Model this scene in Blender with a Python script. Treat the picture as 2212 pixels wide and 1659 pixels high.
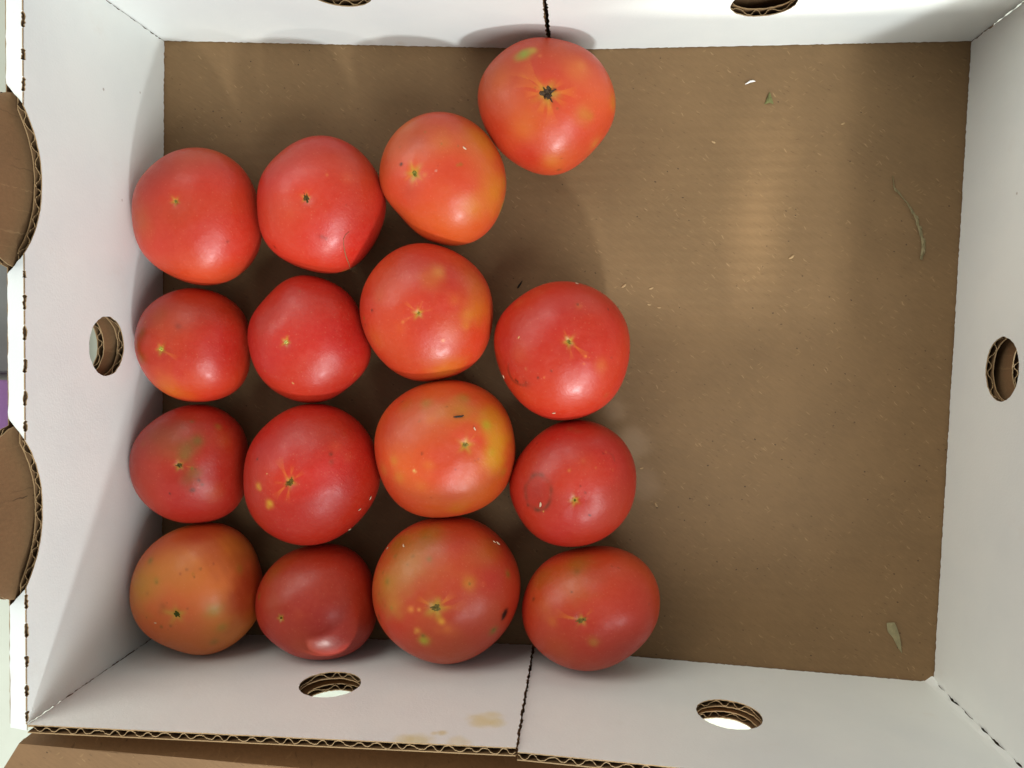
import bpy, math, random
import numpy as np
from mathutils import Vector, Matrix
from mathutils.geometry import tessellate_polygon
for o in list(bpy.data.objects): bpy.data.objects.remove(o)
S = 0.001                                   # all coordinates below are millimetres
scene = bpy.context.scene
C = scene.collection
# ------------------------------------------------------------------ camera
cam_d = bpy.data.cameras.new('camera'); cam = bpy.data.objects.new('camera', cam_d); C.objects.link(cam)
CAMH = 411.316
R = Matrix(((0.996111991, -0.00480038108, 0.0879650984), (0.0, 0.998514297, 0.0544903516), (-0.0880959828, -0.0542784926, 0.994632064)))
cam.matrix_world = Matrix.Translation((0, 0, CAMH*S)) @ R.to_4x4()
cam_d.sensor_width = 36.0; cam_d.lens = 1750/2212*36; cam_d.clip_start = 0.005; cam_d.clip_end = 50
scene.camera = cam
scene.cycles.max_bounces = 6; scene.cycles.diffuse_bounces = 4; scene.cycles.glossy_bounces = 2
# ------------------------------------------------------------------ world and lamps
w = bpy.data.worlds.new('World'); scene.world = w; w.use_nodes = True
bg = w.node_tree.nodes['Background']; bg.inputs[0].default_value = (0.96, 0.99, 0.98, 1); bg.inputs[1].default_value = 0.37
def area(name, loc, target, size, size_y, power, color, spread=180):
    d = bpy.data.lights.new(name, 'AREA'); d.shape = 'RECTANGLE'; d.size = size*S; d.size_y = size_y*S
    d.energy = power; d.color = color; d.spread = math.radians(spread)
    o = bpy.data.objects.new(name, d); C.objects.link(o); o.location = Vector(loc)*S
    o.rotation_euler = (Vector(target)-Vector(loc)).to_track_quat('-Z', 'Y').to_euler()
    return o
def polar(az, el, d, c=(0, 0, 30)):
    a, e = math.radians(az), math.radians(el)      # azimuth 0 = near side of the box, positive to the right
    return (c[0]+d*math.cos(e)*math.sin(a), c[1]-d*math.cos(e)*math.cos(a), c[2]+d*math.sin(e))
area('window_key', polar(19, 29.5, 2400), (0, 0, 30), 170, 150, 36.0, (0.93, 0.97, 1.0))
area('window', polar(36, 47, 2000), (0, 0, 30), 1250, 850, 28.0, (0.95, 0.985, 1.0))
area('far_opening', polar(226, 40, 2200), (0, 0, 0), 2600, 1100, 31.0, (1.0, 0.965, 0.90))
def low_light(hp, az, el, energy, size):      # narrow spot added to throw light through one vent hole of the near wall
    sd = bpy.data.lights.new('vent_beam_spot', 'SPOT'); sd.energy = energy; sd.spot_size = math.radians(size); sd.spot_blend = .6; sd.shadow_soft_size = .065; sd.color = (1.0, .97, .9)
    so = bpy.data.objects.new('vent_beam_spot', sd); C.objects.link(so); so.location = Vector(polar(az, el, 900, hp))*S
    so.rotation_euler = (Vector(hp)*S-so.location).to_track_quat('-Z', 'Y').to_euler()
low_light((64.0, -166.0, 57.0), -5.4, 12.5, 300, 5.4)
low_light((-114.9, -160.0, 57.0), 6.0, 22.0, 65, 5.0)
scene.view_settings.view_transform = 'Standard'; scene.view_settings.look = 'None'
scene.view_settings.exposure = -0.05; scene.view_settings.gamma = 1.0
scene.view_settings.use_curve_mapping = False
# ------------------------------------------------------------------ helpers
rnd = random.Random(7)
def lin(c): return tuple(((x/255)/12.92 if x/255 <= 0.04045 else ((x/255+0.055)/1.055)**2.4) for x in c)
def rgba(c): return lin(c)+(1.0,)
def tag(o, label, cat, group=None, kind=None):
    if label: o['label'] = label
    if cat: o['category'] = cat
    if group: o['group'] = group
    if kind: o['kind'] = kind
    return o
def empty(name, loc=(0, 0, 0)):
    o = bpy.data.objects.new(name, None); C.objects.link(o); o.location = Vector(loc)*S; o.empty_display_size = 0.01
    return o
def mesh_obj(name, verts, faces, mats, parent=None, mi=None, smooth=False):
    me = bpy.data.meshes.new(name)
    me.from_pydata([tuple(float(x)*S for x in v) for v in verts], [], faces)
    for m in (mats if isinstance(mats, (list, tuple)) else [mats]): me.materials.append(m)
    if mi is not None: me.polygons.foreach_set('material_index', mi)
    if smooth: me.polygons.foreach_set('use_smooth', [True]*len(me.polygons))
    me.update()
    o = bpy.data.objects.new(name, me); C.objects.link(o)
    if parent: o.parent = parent; o.matrix_parent_inverse = Matrix.Identity(4); o.location = -parent_loc(parent)
    return o
def parent_loc(p):
    l = Vector(p.location)
    while p.parent: p = p.parent; l += p.location
    return l
class Nodes:
    def __init__(s, name):
        s.m = bpy.data.materials.new(name); s.m.use_nodes = True; s.t = s.m.node_tree; s.b = s.t.nodes['Principled BSDF']
    def n(s, typ, **kw):
        x = s.t.nodes.new(typ)
        for k, v in kw.items(): setattr(x, k, v)
        return x
    def l(s, a, b): s.t.links.new(a, b)
    def obj(s): return s.n('ShaderNodeTexCoord').outputs['Object']
    def mapping(s, vec, scale=(1, 1, 1), rot=(0, 0, 0), loc=(0, 0, 0)):
        x = s.n('ShaderNodeMapping'); s.l(vec, x.inputs[0]); x.inputs['Scale'].default_value = scale; x.inputs['Rotation'].default_value = rot; x.inputs['Location'].default_value = loc
        return x.outputs[0]
    def noise(s, vec, scale, detail=3, rough=.55, out='Fac'):
        x = s.n('ShaderNodeTexNoise'); s.l(vec, x.inputs['Vector']); x.inputs['Scale'].default_value = scale; x.inputs['Detail'].default_value = detail; x.inputs['Roughness'].default_value = rough
        return x.outputs[out]
    def ramp(s, fac, lo, hi, a=0.0, b=1.0):
        x = s.n('ShaderNodeMapRange'); s.l(fac, x.inputs[0]); x.inputs[1].default_value = lo; x.inputs[2].default_value = hi; x.inputs[3].default_value = a; x.inputs[4].default_value = b
        x.interpolation_type = 'SMOOTHSTEP'
        return x.outputs[0]
    def math(s, op, a, b=None):
        x = s.n('ShaderNodeMath', operation=op)
        for i, q in enumerate((a, b)):
            if q is None: continue
            if isinstance(q, (int, float)): x.inputs[i].default_value = q
            else: s.l(q, x.inputs[i])
        return x.outputs[0]
    def mix(s, fac, a, b, mode='MIX'):
        x = s.n('ShaderNodeMix', data_type='RGBA', blend_type=mode)
        for sock, q in ((x.inputs[0], fac), (x.inputs[6], a), (x.inputs[7], b)):
            if isinstance(q, (int, float)): sock.default_value = q
            elif isinstance(q, tuple): sock.default_value = q
            else: s.l(q, sock)
        return x.outputs[2]
    def bump(s, h, strength, dist):
        x = s.n('ShaderNodeBump'); s.l(h, x.inputs['Height']); x.inputs['Strength'].default_value = strength; x.inputs['Distance'].default_value = dist
        s.l(x.outputs[0], s.b.inputs['Normal'])
    def near(s, vec, p, r, soft=.5, wob=None):
        x = s.n('ShaderNodeVectorMath', operation='DISTANCE'); s.l(vec, x.inputs[0]); x.inputs[1].default_value = tuple(q*S for q in p)
        d = x.outputs['Value']
        if wob is not None: d = s.math('ADD', d, s.math('MULTIPLY', s.math('SUBTRACT', wob, .5), r*S*1.2))
        return s.ramp(d, r*S*(1-soft), r*S, 1.0, 0.0)
    def fin(s, col, rough=.6, spec=.3):
        if isinstance(col, tuple): s.b.inputs['Base Color'].default_value = col
        else: s.l(col, s.b.inputs['Base Color'])
        s.b.inputs['Roughness'].default_value = rough; s.b.inputs['Specular IOR Level'].default_value = spec
        return s.m
# ------------------------------------------------------------------ materials
def kraft(name, rgb, flecks=True, lines=None, stain=None, rough=.62):
    N = Nodes(name); v = N.obj()
    col = N.mix(N.ramp(N.noise(v, 28, 5, .6), .3, .7), rgba(tuple(x*.965 for x in rgb)), rgba(tuple(min(255, x*1.03) for x in rgb)))
    fib = N.noise(N.mapping(N.mapping(v, (1, 1, 1), (0, 0, .6)), (140, 1000, 400)), 1.0, 4, .7)
    col = N.mix(N.ramp(fib, .35, .72, 0, .30), col, rgba(tuple(min(255, x*1.16) for x in rgb)))
    fib2 = N.noise(N.mapping(N.mapping(v, (1, 1, 1), (0, 0, .5)), (200, 1200, 400), (0, 0, 0), (3, 1, 0)), 1.0, 3, .7)
    col = N.mix(N.ramp(fib2, .55, .78, 0, .35), col, rgba(tuple(x*.80 for x in rgb)))
    if flecks:
        wv = N.n('ShaderNodeVectorMath', operation='ADD'); N.l(v, wv.inputs[0])
        nv = N.n('ShaderNodeVectorMath', operation='SCALE'); N.l(N.noise(v, 300, 1, .5, 'Color'), nv.inputs[0]); nv.inputs['Scale'].default_value = .0016; N.l(nv.outputs[0], wv.inputs[1])
        clump = N.ramp(N.noise(v, 34, 2), .36, .56, .15, 1)
        for k, (sx, sy, rot, thr, keep, fc, st) in enumerate(((105, 560, .55, .14, .76, (168, 138, 96), .28), (85, 460, .85, .13, .88, (180, 150, 108), .36), (110, 420, -.6, .14, .88, (172, 142, 98), .24), (200, 230, .2, .10, .92, (52, 40, 30), .8), (120, 520, .5, .12, .76, (72, 54, 38), .40))):
            vo = N.n('ShaderNodeTexVoronoi', voronoi_dimensions='2D'); N.l(N.mapping(N.mapping(wv.outputs[0], (1, 1, 1), (0, 0, rot)), (sx, sy, 1), (0, 0, 0), (k*.37, k*.71, 0)), vo.inputs['Vector']); vo.inputs['Scale'].default_value = 1.0
            sep = N.n('ShaderNodeSeparateColor'); N.l(vo.outputs['Color'], sep.inputs[0])
            m = N.math('MULTIPLY', N.ramp(vo.outputs['Distance'], thr*.55, thr, 1, 0), N.ramp(sep.outputs[0], keep, keep+.03, 0, st))
            m = N.math('MULTIPLY', m, clump)
            col = N.mix(m, col, rgba(fc))
    if stain:
        wob = N.noise(v, 60, 4)
        for p, r, c, st in stain: col = N.mix(N.math('MULTIPLY', N.near(v, p, r, .8, wob), st), col, rgba(c))
    if lines:
        wv = N.n('ShaderNodeTexWave'); N.l(v, wv.inputs['Vector']); wv.bands_direction = lines; wv.inputs['Scale'].default_value = 54.0; wv.inputs['Distortion'].default_value = .5; wv.inputs['Detail'].default_value = 1
        h = N.math('ADD', N.math('MULTIPLY', wv.outputs['Fac'], .27), N.math('MULTIPLY', N.noise(v, 700, 4), .35))
        h = N.math('ADD', h, N.math('MULTIPLY', N.noise(N.mapping(v, (9, 20, 1)), 1.0, 2), .6))
        N.bump(h, .22, .0009)
    else: N.bump(N.noise(v, 600, 4), .25, .0005)
    return N.fin(col, rough, .25)
def white_board(name, stains=()):
    N = Nodes(name); v = N.obj()
    col = N.mix(N.ramp(N.noise(v, 14, 4), .3, .7), rgba((224, 229, 225)), rgba((232, 236, 230)))
    col = N.mix(N.ramp(N.noise(v, 42, 5, .65), .60, .80, 0, .22), col, rgba((214, 206, 192)))
    wob = N.noise(v, 90, 4)
    for p, r, c, st in stains: col = N.mix(N.math('MULTIPLY', N.near(v, p, r, .75, wob), st), col, rgba(c))
    sp = N.n('ShaderNodeTexVoronoi'); N.l(v, sp.inputs['Vector']); sp.inputs['Scale'].default_value = 55
    sep = N.n('ShaderNodeSeparateColor'); N.l(sp.outputs['Color'], sep.inputs[0])
    col = N.mix(N.math('MULTIPLY', N.ramp(sp.outputs['Distance'], .02, .05, .6, 0), N.ramp(sep.outputs[0], .93, .94)), col, rgba((140, 118, 96)))
    N.bump(N.math('ADD', N.math('MULTIPLY', N.noise(v, 24, 3), .9), N.math('MULTIPLY', N.noise(v, 900, 3), .22)), .28, .0012)
    return N.fin(col, .45, .35)
M_FLOOR = kraft('kraft_floor', (122, 96, 65), True, 'Y', [((24, -52, 0), 14, (160, 134, 104), .5), ((16, -36, 0), 9, (158, 132, 102), .4), ((30, -72, 0), 12, (158, 132, 104), .3)])
M_KRAFT = kraft('kraft_liner', (126, 98, 68), True)
M_TORN = kraft('kraft_torn_edge', (152, 126, 90), False)
M_FLUTE_SHADED = kraft('kraft_fluting_shaded', (72, 54, 34), False)  # shade inside the flute cells is put into this darker brown
M_WHITE = white_board('white_liner', [((-92, 146, 4), 5, (205, 196, 176), .4)])
M_WSTAIN = white_board('white_liner_stained', [((-39, -157.6, 84), 9, (222, 208, 150), 0.43), ((-42.5, -157.6, 86.5), 6.5, (214, 198, 128), 0.43), ((-34.5, -157.6, 87), 5, (212, 198, 130), 0.43), ((-38, -157.6, 79.5), 5, (216, 202, 136), 0.36), ((-56, -157.6, 98), 3.2, (206, 188, 118), 0.61), ((-59, -157.6, 98.6), 2.6, (210, 192, 124), 0.50), ((-63, -157.6, 105.5), 9, (206, 192, 112), 0.54), ((-70, -157.6, 104.5), 6, (212, 198, 126), 0.43), ((-48, -157.6, 106), 7, (214, 200, 134), 0.36)])
# ------------------------------------------------------------------ corrugated board panels
T_B = 3.5; FL = 7.2
class Frame:
    def __init__(s, p0, p1, lean=0.0, inward=None, z0=0.0):
        s.o = Vector((p0[0], p0[1], z0)); d = Vector((p1[0]-p0[0], p1[1]-p0[1], 0)); s.len = d.length; s.u = d.normalized()
        s.n = Vector((-s.u.y, s.u.x, 0))
        if inward is not None and s.n.dot(Vector((inward[0], inward[1], 0))-s.o) < 0: s.n = -s.n
        s.v = (Vector((0, 0, 1))-s.n*lean).normalized()
    def __call__(s, u, v, w): return s.o+s.u*u+s.v*v+s.n*w
def jag(loop, step, amp, seed, closed=True):
    r = random.Random(seed); out = []
    n = len(loop)
    for i in range(n if closed else n-1):
        a = Vector(loop[i]); b = Vector(loop[(i+1) % n]); d = b-a; L = d.length
        k = max(1, int(L/step)); nn = Vector((-d.y, d.x)).normalized() if L > 1e-6 else Vector((0, 0))
        for j in range(k):
            q = a+d*(j/k)
            if j > 0: q = q+nn*r.uniform(-amp, amp)+d.normalized()*r.uniform(-.3, .3)*step
            out.append((q.x, q.y))
    if not closed: out.append(tuple(loop[-1]))
    return out
def liner(name, fr, loops, w0, w1, mats, parent, front=0, side=1, back=1):
    """a thin sheet with holes between depths w0 (inner face) and w1"""
    flat = [p for lp in loops for p in lp]; n = len(flat)
    tris = tessellate_polygon([[Vector((p[0], p[1], 0)) for p in lp] for lp in loops])
    V = [fr(u, v, w0) for u, v in flat]+[fr(u, v, w1) for u, v in flat]
    Fc = []; MI = []
    nrm = fr.n if w0 >= w1 else -fr.n
    for t in tris:
        t = list(t); a, b, c = (V[i] for i in t)
        if (b-a).cross(c-a).dot(nrm) < 0: t = t[::-1]
        Fc.append(t); MI.append(front); Fc.append([i+n for i in t[::-1]]); MI.append(back)
    off = 0
    for lp in loops:
        k = len(lp)
        for i in range(k):
            j = (i+1) % k; Fc.append([off+i, off+j, off+j+n, off+i+n]); MI.append(side)
        off += k
    return mesh_obj(name, V, Fc, mats, parent, MI)
def fluting(name, fr, paths, wc, parent, depth=4.0, phase=0.0, amp=None, seed=1):
    """the wavy medium seen at a cut edge; each path is (points, closed, centre point or direction pointing into the board)"""
    V = []; Fc = []; r = random.Random(seed); A = (T_B/2-.55) if amp is None else amp; th = .2
    for pts, closed, into in paths:
        P = jag(pts, .45, .0, 3, closed); base = len(V); m = len(P)
        for i, p in enumerate(P):
            a = Vector(P[i-1] if (i or closed) else P[0]); b = Vector(P[(i+1) % m] if (closed or i < m-1) else P[-1])
            t = (b-a).normalized(); nn = Vector((-t.y, t.x))
            tgt = Vector(into[1]) if into[0] == 'dir' else (Vector(p)-Vector(into[1]) if into[0] == 'out' else Vector(into[1])-Vector(p))
            if nn.dot(tgt) < 0: nn = -nn
            x = 2*math.pi*p[0]/FL+phase+.55*math.sin(p[0]*.43+seed)+.35*math.sin(p[0]*.17+2*seed)
            s_ = math.sin(x); wv = wc+A*(.8+.2*math.sin(p[0]*.29+seed*3))*math.copysign(abs(s_)**.7, s_)
            tear = r.uniform(-.15, .35)
            for dd, e in ((tear, th), (tear, -th), (depth, th), (depth, -th)):
                q = Vector(p)+nn*dd; V.append(fr(q.x, q.y, wv+e))
        for i in range(m if closed else m-1):
            a = base+4*i; b = base+4*((i+1) % m)
            Fc += [[a, b, b+2, a+2], [a+1, a+3, b+3, b+1], [a, a+1, b+1, b]]
    return mesh_obj(name, V, Fc, [M_FLUTE_SHADED, M_TORN], parent, [int(i % 3 == 2) for i in range(len(Fc))])
def circle(c, r, n=56, jit=.22, seed=1, sq=1.0):
    rr = random.Random(seed); return [(c[0]+(r+rr.uniform(-jit, jit))*math.cos(2*math.pi*i/n), c[1]+(r+rr.uniform(-jit, jit))*math.sin(2*math.pi*i/n)*sq) for i in range(n)]
H = 107.0
box = empty('cardboard_box', (-21, -7.5, 0))
tag(box, 'open cardboard fruit box, white inside walls with round vent holes and brown floor', 'box')
TL, TR, BR, BL = (-217, 154), (183, 142), (174.2, -169.6), (-226, -157)
CEN = (-21, -8)
# floor panel: two liners of board, running under the walls
fl = mesh_obj('bottom_panel', [(-236, 166, 0), (193, 153, 0), (184, -180, 0), (-238, -168, 0), (-236, 166, -T_B), (193, 153, -T_B), (184, -180, -T_B), (-238, -168, -T_B)], [[3, 2, 1, 0], [4, 5, 6, 7], [0, 1, 5, 4], [1, 2, 6, 5], [2, 3, 7, 6], [3, 0, 4, 7]], M_FLOOR, box)
def wall(name, p0, p1, holes=(), lean=0.0, top=None, back_drop=0.0, seed=1, mat=None, outer_mat=None, flute_top=True, notch_bottom=.40, label=None, h=H, corner=(0, 0)):
    fr = Frame(p0, p1, lean, CEN); L = fr.len
    bot = jag([(0, .7), (L, .7)], 1.3, notch_bottom, seed, False)
    tp = top if top else [(L, h), (0, h)]
    sideR = jag([(L, .7), tp[0]], 1.6, .42, seed+1, False)[1:-1]; sideL = jag([tp[-1], (0, .7)], 1.6, .42, seed+2, False)[1:-1]
    outer = bot+sideR+(jag(tp, 1.1, .12, seed+3, False) if top is None else list(tp))+sideL
    hl = [circle(c, r, 60, .2, seed+9+i) for i, (c, r) in enumerate(holes)]
    fo = liner(name, fr, [outer]+hl, 0, -.45, [mat or M_WHITE, M_TORN, M_KRAFT], box, 0, 1, 2)
    if label: fo['label'] = label
    hl2 = [circle(c, r*1.0, 60, .3, seed+30+i) for i, (c, r) in enumerate(holes)]
    liner('backing_liner', fr, [[(a_, min(b_, h-back_drop)) for a_, b_ in outer]]+hl2, -T_B+.45, -T_B, [M_KRAFT, M_TORN, M_KRAFT], fo, 2, 1, 2)
    paths = []
    if flute_top: paths.append((list(tp), False, ('dir', (0, -1))))
    for c, r in holes: paths.append((circle(c, r+.1, 60, 0), True, ('out', c)))
    ph = rnd.uniform(0, 6)
    for q in paths: fluting('fluting', fr, [q], -T_B/2, fo, 9.0, ph, None, seed)
    return fr, fo
def outer_wall(name, p0, p1, holes=(), top=None, off=4.9, seed=1, h=H-1.0, z0=0.0, lean=0.0):
    fr = Frame(p0, p1, lean, CEN); L = fr.len
    tp = top if top else [(L+6, h), (-6, h)]
    outer = jag([(-6, .5), (L+6, .5)], 4, .1, seed, False)+jag(tp, 1.5, .15, seed+1, False)
    hl = [circle((c[0]+rnd.uniform(-.8, .8), c[1]+rnd.uniform(-.8, .8)), r, 60, .3, seed+5+i) for i, (c, r) in enumerate(holes)]
    fo = liner(name, fr, [outer]+hl, -off, -off-.45, [M_KRAFT, M_TORN, M_KRAFT], box, 0, 1, 2)
    liner('outside_liner', fr, [outer]+hl, -off-T_B+.45, -off-T_B, [M_KRAFT, M_TORN, M_WHITE], fo, 0, 1, 2)
    paths = [(circle(c, r+.1, 60, 0), True, ('out', c)) for c, r in holes]
    if top: paths += [(top_ranges[i][::-1], False, ('dir', (0, -1))) for i in range(len(top_ranges))]
    ph = rnd.uniform(0, 6)
    for q in paths: fluting('fluting', fr, [q], -off-T_B/2, fo, 7.0, ph, None, seed)
    return fr, fo
def along(p0, p1, x=None, y=None):
    d = Vector((p1[0]-p0[0], p1[1]-p0[1])); L = d.length
    t = (x-p0[0])/d.x if x is not None else (y-p0[1])/d.y
    return t*L
# far side (top of the picture): two panels either side of an open slot
a0, a1 = (-217.4, 154.5), (-18.4, 144.2)
wall('side_panel', a0, a1, [((along(a0, a1, x=-105.5), 62.0), 13.8)], 0.0, seed=11, label='white side panel behind the tomatoes, with a vent hole cut off by the picture edge')
b0, b1 = (-16.2, 143.6), (182.8, 141.6)
wall('side_panel', b0, b1, [((along(b0, b1, x=75.6), 50.5), 13.8)], 0.0, seed=23)
outer_wall('outer_panel', TL, TR, [((along(TL, TR, x=-107), 62), 13.5), ((along(TL, TR, x=76), 52), 13.5)], seed=31, off=6.0)
# right end
c0, c1 = (182.6, 141), (174.0, -169.2)
wall('end_panel', c0, c1, [((along(c0, c1, y=-12.6), 47.4), 13.9)], 0.0, seed=41, label='right end panel with one round vent hole')
outer_wall('outer_panel', (183.4, 141), (174.8, -169), [((along(c0, c1, y=-12.6), 54.0), 13.2)], seed=47, off=6.8)
# near side (bottom of the picture): two overlapping panels
d0, d1 = (-225.7, -157.1), (-25.6, -157.6)
wall('side_panel', d0, d1, [((along(d0, d1, x=-114.9), 57.2), 13.9)], 0.0, seed=53, mat=M_WSTAIN, label='left half of the near side panel, yellow stains by its top edge')
e0, e1 = (-24.7, -159.2), (173.0, -169.9)
wall('side_panel', e0, e1, [((along(e0, e1, x=64.4), 57.0), 14.2)], 0.0, seed=67, notch_bottom=.35)
f0, f1 = (-229, -158.0), (178, -170.6)
outer_wall('outer_panel', f0, f1, [((along(f0, f1, x=-114.5), 53.0), 13.4), ((along(f0, f1, x=64), 53.5), 13.6)], seed=71, off=3.4, h=74)
# folded glue strip on the near right panel's end
fr = Frame(e0, e1, 0, CEN)
LL = fr.len
rg = random.Random(12); Vg = []; Fg = []; kg = 54
for i in range(kg+1):
    vv = -.3+107.3*i/kg; wd = 6.2-2.2*i/kg; e_ = rg.uniform(-.25, .25)+.55*math.sin(i*.9)+.4*math.sin(i*.37); lift = .35+.55*abs(math.sin(i*.31))+max(0, 2.4*(1-i/4))
    for (uu, ww) in ((LL-wd, .06), (LL-wd*.5, .18), (LL-.2+e_*.5, lift), (LL+.5+e_, lift+.15)): Vg.append(fr(uu, vv+(1.6 if uu < LL-wd*.6 and i == 0 else 0), ww))
for i in range(kg):
    for q in range(3): a_ = 4*i+q; Fg.append([a_, a_+1, a_+5, a_+4])
nG = len(Vg); Vg += [q-fr.n*.22 for q in Vg]; Fg += [[x+nG for x in f[::-1]] for f in Fg]+[[4*i+3, 4*i+7, 4*i+7+nG, 4*i+3+nG] for i in range(kg)]
mesh_obj('torn_glue_strip', Vg, Fg, M_WHITE, box)
# left end: rolled-over rim with perforated crease and two scooped stacking slots
g0, g1 = TL, BL
frL = Frame(g0, g1, 0, CEN); LU = lambda y: along(g0, g1, y=y)
dash = [(127.9, 121.2), (113.7, 108.9), (102.8, 96.8), (27.6, 24.4), (18.2, 11.6), (6, -.6), (-7.4, -13.5), (-19.9, -26.8), (-32.1, -37.1), (-102.7, -109.4), (-114.6, -121.2), (-128.3, -133.6), (-140.2, -145.8), (-151.4, -156.6), (141, 135), (153, 147)]
scoops = [(91.8, 34.0, 10.8), (-40.2, -100.6, 10.4)]
def scoop_pts(y0, y1, dep, n=40):
    u0, u1 = LU(y0), LU(y1); out = []
    for i in range(n+1):
        t = i/n; u = u0+(u1-u0)*t; x = 2*t-1
        out.append((u, H-dep*(1-abs(x)**2.3)+rnd.uniform(-.12, .12)*(0 < i < n)))
    return out
ev = [(LU(a), 'd', LU(b)) for a, b in dash]+[(LU(s[0]), 's', s) for s in scoops]
ev.sort(key=lambda e: e[0])
tp = []; tpS = []; scp = []
for e in ev:
    if e[1] == 'd':
        u0, u1 = max(.8, e[0]), min(e[2], frL.len-.8); k = 8
        seq = [(u0+(u1-u0)*i/k, H-(rnd.uniform(.8, 1.7) if 0 < i < k else 0)) for i in range(k+1)]
        tp += seq
        tpS += [(u, rnd.uniform(.5, 1.2) if 0 < i < k else 0) for i, (u, v) in enumerate(seq)]
    else:
        sp_ = scoop_pts(*e[2]); scp.append(sp_); tp += sp_
        ua, ub = sp_[0][0], sp_[-1][0]
        tpS.append(('cut', ua, ub))
tp = [(0, H)]+tp+[(frL.len, H)]
tpr = tp[::-1]
holesL = [((LU(-3.0), 51.0), 13.9)]
frL, lw = wall('end_panel', g0, g1, holesL, 0.0, top=tpr, back_drop=1.3, seed=83, flute_top=False, label='left end panel with two scooped cut-outs in its rim and one round vent hole')
for s in scp: fluting('fluting', frL, [(s, False, ('dir', (0, -1)))], -T_B/2, lw, 11.0, 1.0, None, 4)
# rim strips lying flat between the scoops
class RimFrame:
    def __init__(s): s.n = Vector((0, 0, 1))
    def __call__(s, u, v, w): p = frL(u, H, -v); return Vector((p.x, p.y, H+w-.15*v))
rim = RimFrame(); RW = 8.0
segs = []; cur = [(0.0, 0.0)]; slant = [6.5, 6.0, 6.8, 4.0]
cuts = [q for q in tpS if q[0] == 'cut']
runs = []; cur = []
for q in tpS:
    if q[0] == 'cut': runs.append((cur, q)); cur = []
    else: cur.append(q)
runs.append((cur, None))
ustart = 0.0; sl0 = 0.0
for i, (pts, cut) in enumerate(runs):
    uend = cut[1] if cut else frL.len+2.5
    sl1 = -8.5 if cut else 0.0
    inner = [(ustart, 0)]+[p for p in pts if ustart < p[0] < uend]+[(uend, 0)]
    outer_ = jag([(uend+sl1, RW), (ustart+sl0, RW)], 3.0, .3, 90+i, False)
    mid = jag([(uend, 0), (uend+sl1, RW)], 1.2, .15, 95+i, False)[1:-1]
    midL = jag([(ustart+sl0, RW), (ustart, 0)], 1.2, .15, 99+i, False)[1:-1]
    liner('rim_strip', rim, [inner+mid+outer_+midL], .0, -.45, [M_WHITE, M_TORN, M_KRAFT], lw, 0, 1, 2)
    if cut: ustart = cut[2]; sl0 = 8.0
# brown medium showing through the perforation slits
for a, b in dash:
    Vv = []; Ff = []; u0, u1 = LU(a), LU(b); n0 = 0
    k = 7
    for i in range(k+1):
        u = u0+(u1-u0)*i/k; e = rnd.uniform(-.15, .15)
        for (vv, ww) in ((H-2.2, -.5), (H-1.7+e, -.9), (H-1.5+e, -2.0)): Vv.append(frL(u, vv, ww))
    for i in range(k):
        for j in (0, 1): p = n0+3*i+j; Ff.append([p, p+3, p+4, p+1])
    mesh_obj('perforation_core', Vv, Ff, M_FLUTE_SHADED, lw)
# outer panel with the two standing stacking tabs
top_ranges = []
tpo = [(-2, H-2.4)]
for y0, y1, dep in scoops:
    u0, u1 = LU(y0)-5.5, LU(y1)+5.5
    top_ranges.append([(u0+1.0, H+1.5), (u0+4.5, H+8), (u0+9, H+14), (u1-9, H+14), (u1-4.5, H+8), (u1-1.0, H+1.5)])
    tpo += [(u0, H-2.4), (u0+1.0, H+1.5), (u0+4.5, H+8), (u0+9, H+14), (u1-9, H+14), (u1-4.5, H+8), (u1-1.0, H+1.5), (u1, H-2.4)]
tpo += [(frL.len+1.5, H-2.4)]
outer_wall('outer_panel', g0, g1, [((LU(-2.5), 58.0), 13.2)], top=tpo[::-1], seed=97, off=5.6)
# outward folded brown flap beyond the near side
def slab(name, fv, parent, mat):
    a, b, c = (Vector(q) for q in fv[:3]); nf = (b-a).cross(c-a).normalized()
    if nf.z > 0: nf = -nf
    nf = nf*T_B; k = 30; V = []; Fc = []; rr = random.Random(5)
    for s_ in (0, 1):
        for i in range(k+1):
            f = i/k; p, q = Vector(fv[0]).lerp(Vector(fv[1]), f), Vector(fv[3]).lerp(Vector(fv[2]), f)
            p = p+Vector((0, rr.uniform(-.25, .25), rr.uniform(-.15, .15))); V += [p+nf*s_, q+nf*s_]
    m = 2*(k+1)
    for i in range(k): Fc += [[2*i, 2*i+1, 2*i+3, 2*i+2], [m+2*i, m+2*i+2, m+2*i+3, m+2*i+1], [2*i, 2*i+2, m+2*i+2, m+2*i], [2*i+1, m+2*i+1, m+2*i+3, 2*i+3]]
    Fc += [[0, m, m+1, 1], [2*k, 2*k+1, m+2*k+1, m+2*k]]
    return mesh_obj(name, V, Fc, mat, parent)
slab('flap_hinge', [(-231, -163.4, 62), (181, -176.4, 62), (185, -190.0, 93), (-238.0, -171.0, 96)], box, M_KRAFT)
slab('folded_flap', [(-238.0, -171.2, 96), (185, -190.2, 93), (200, -236, 80), (-260, -204, 95)], box, M_KRAFT)
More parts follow.
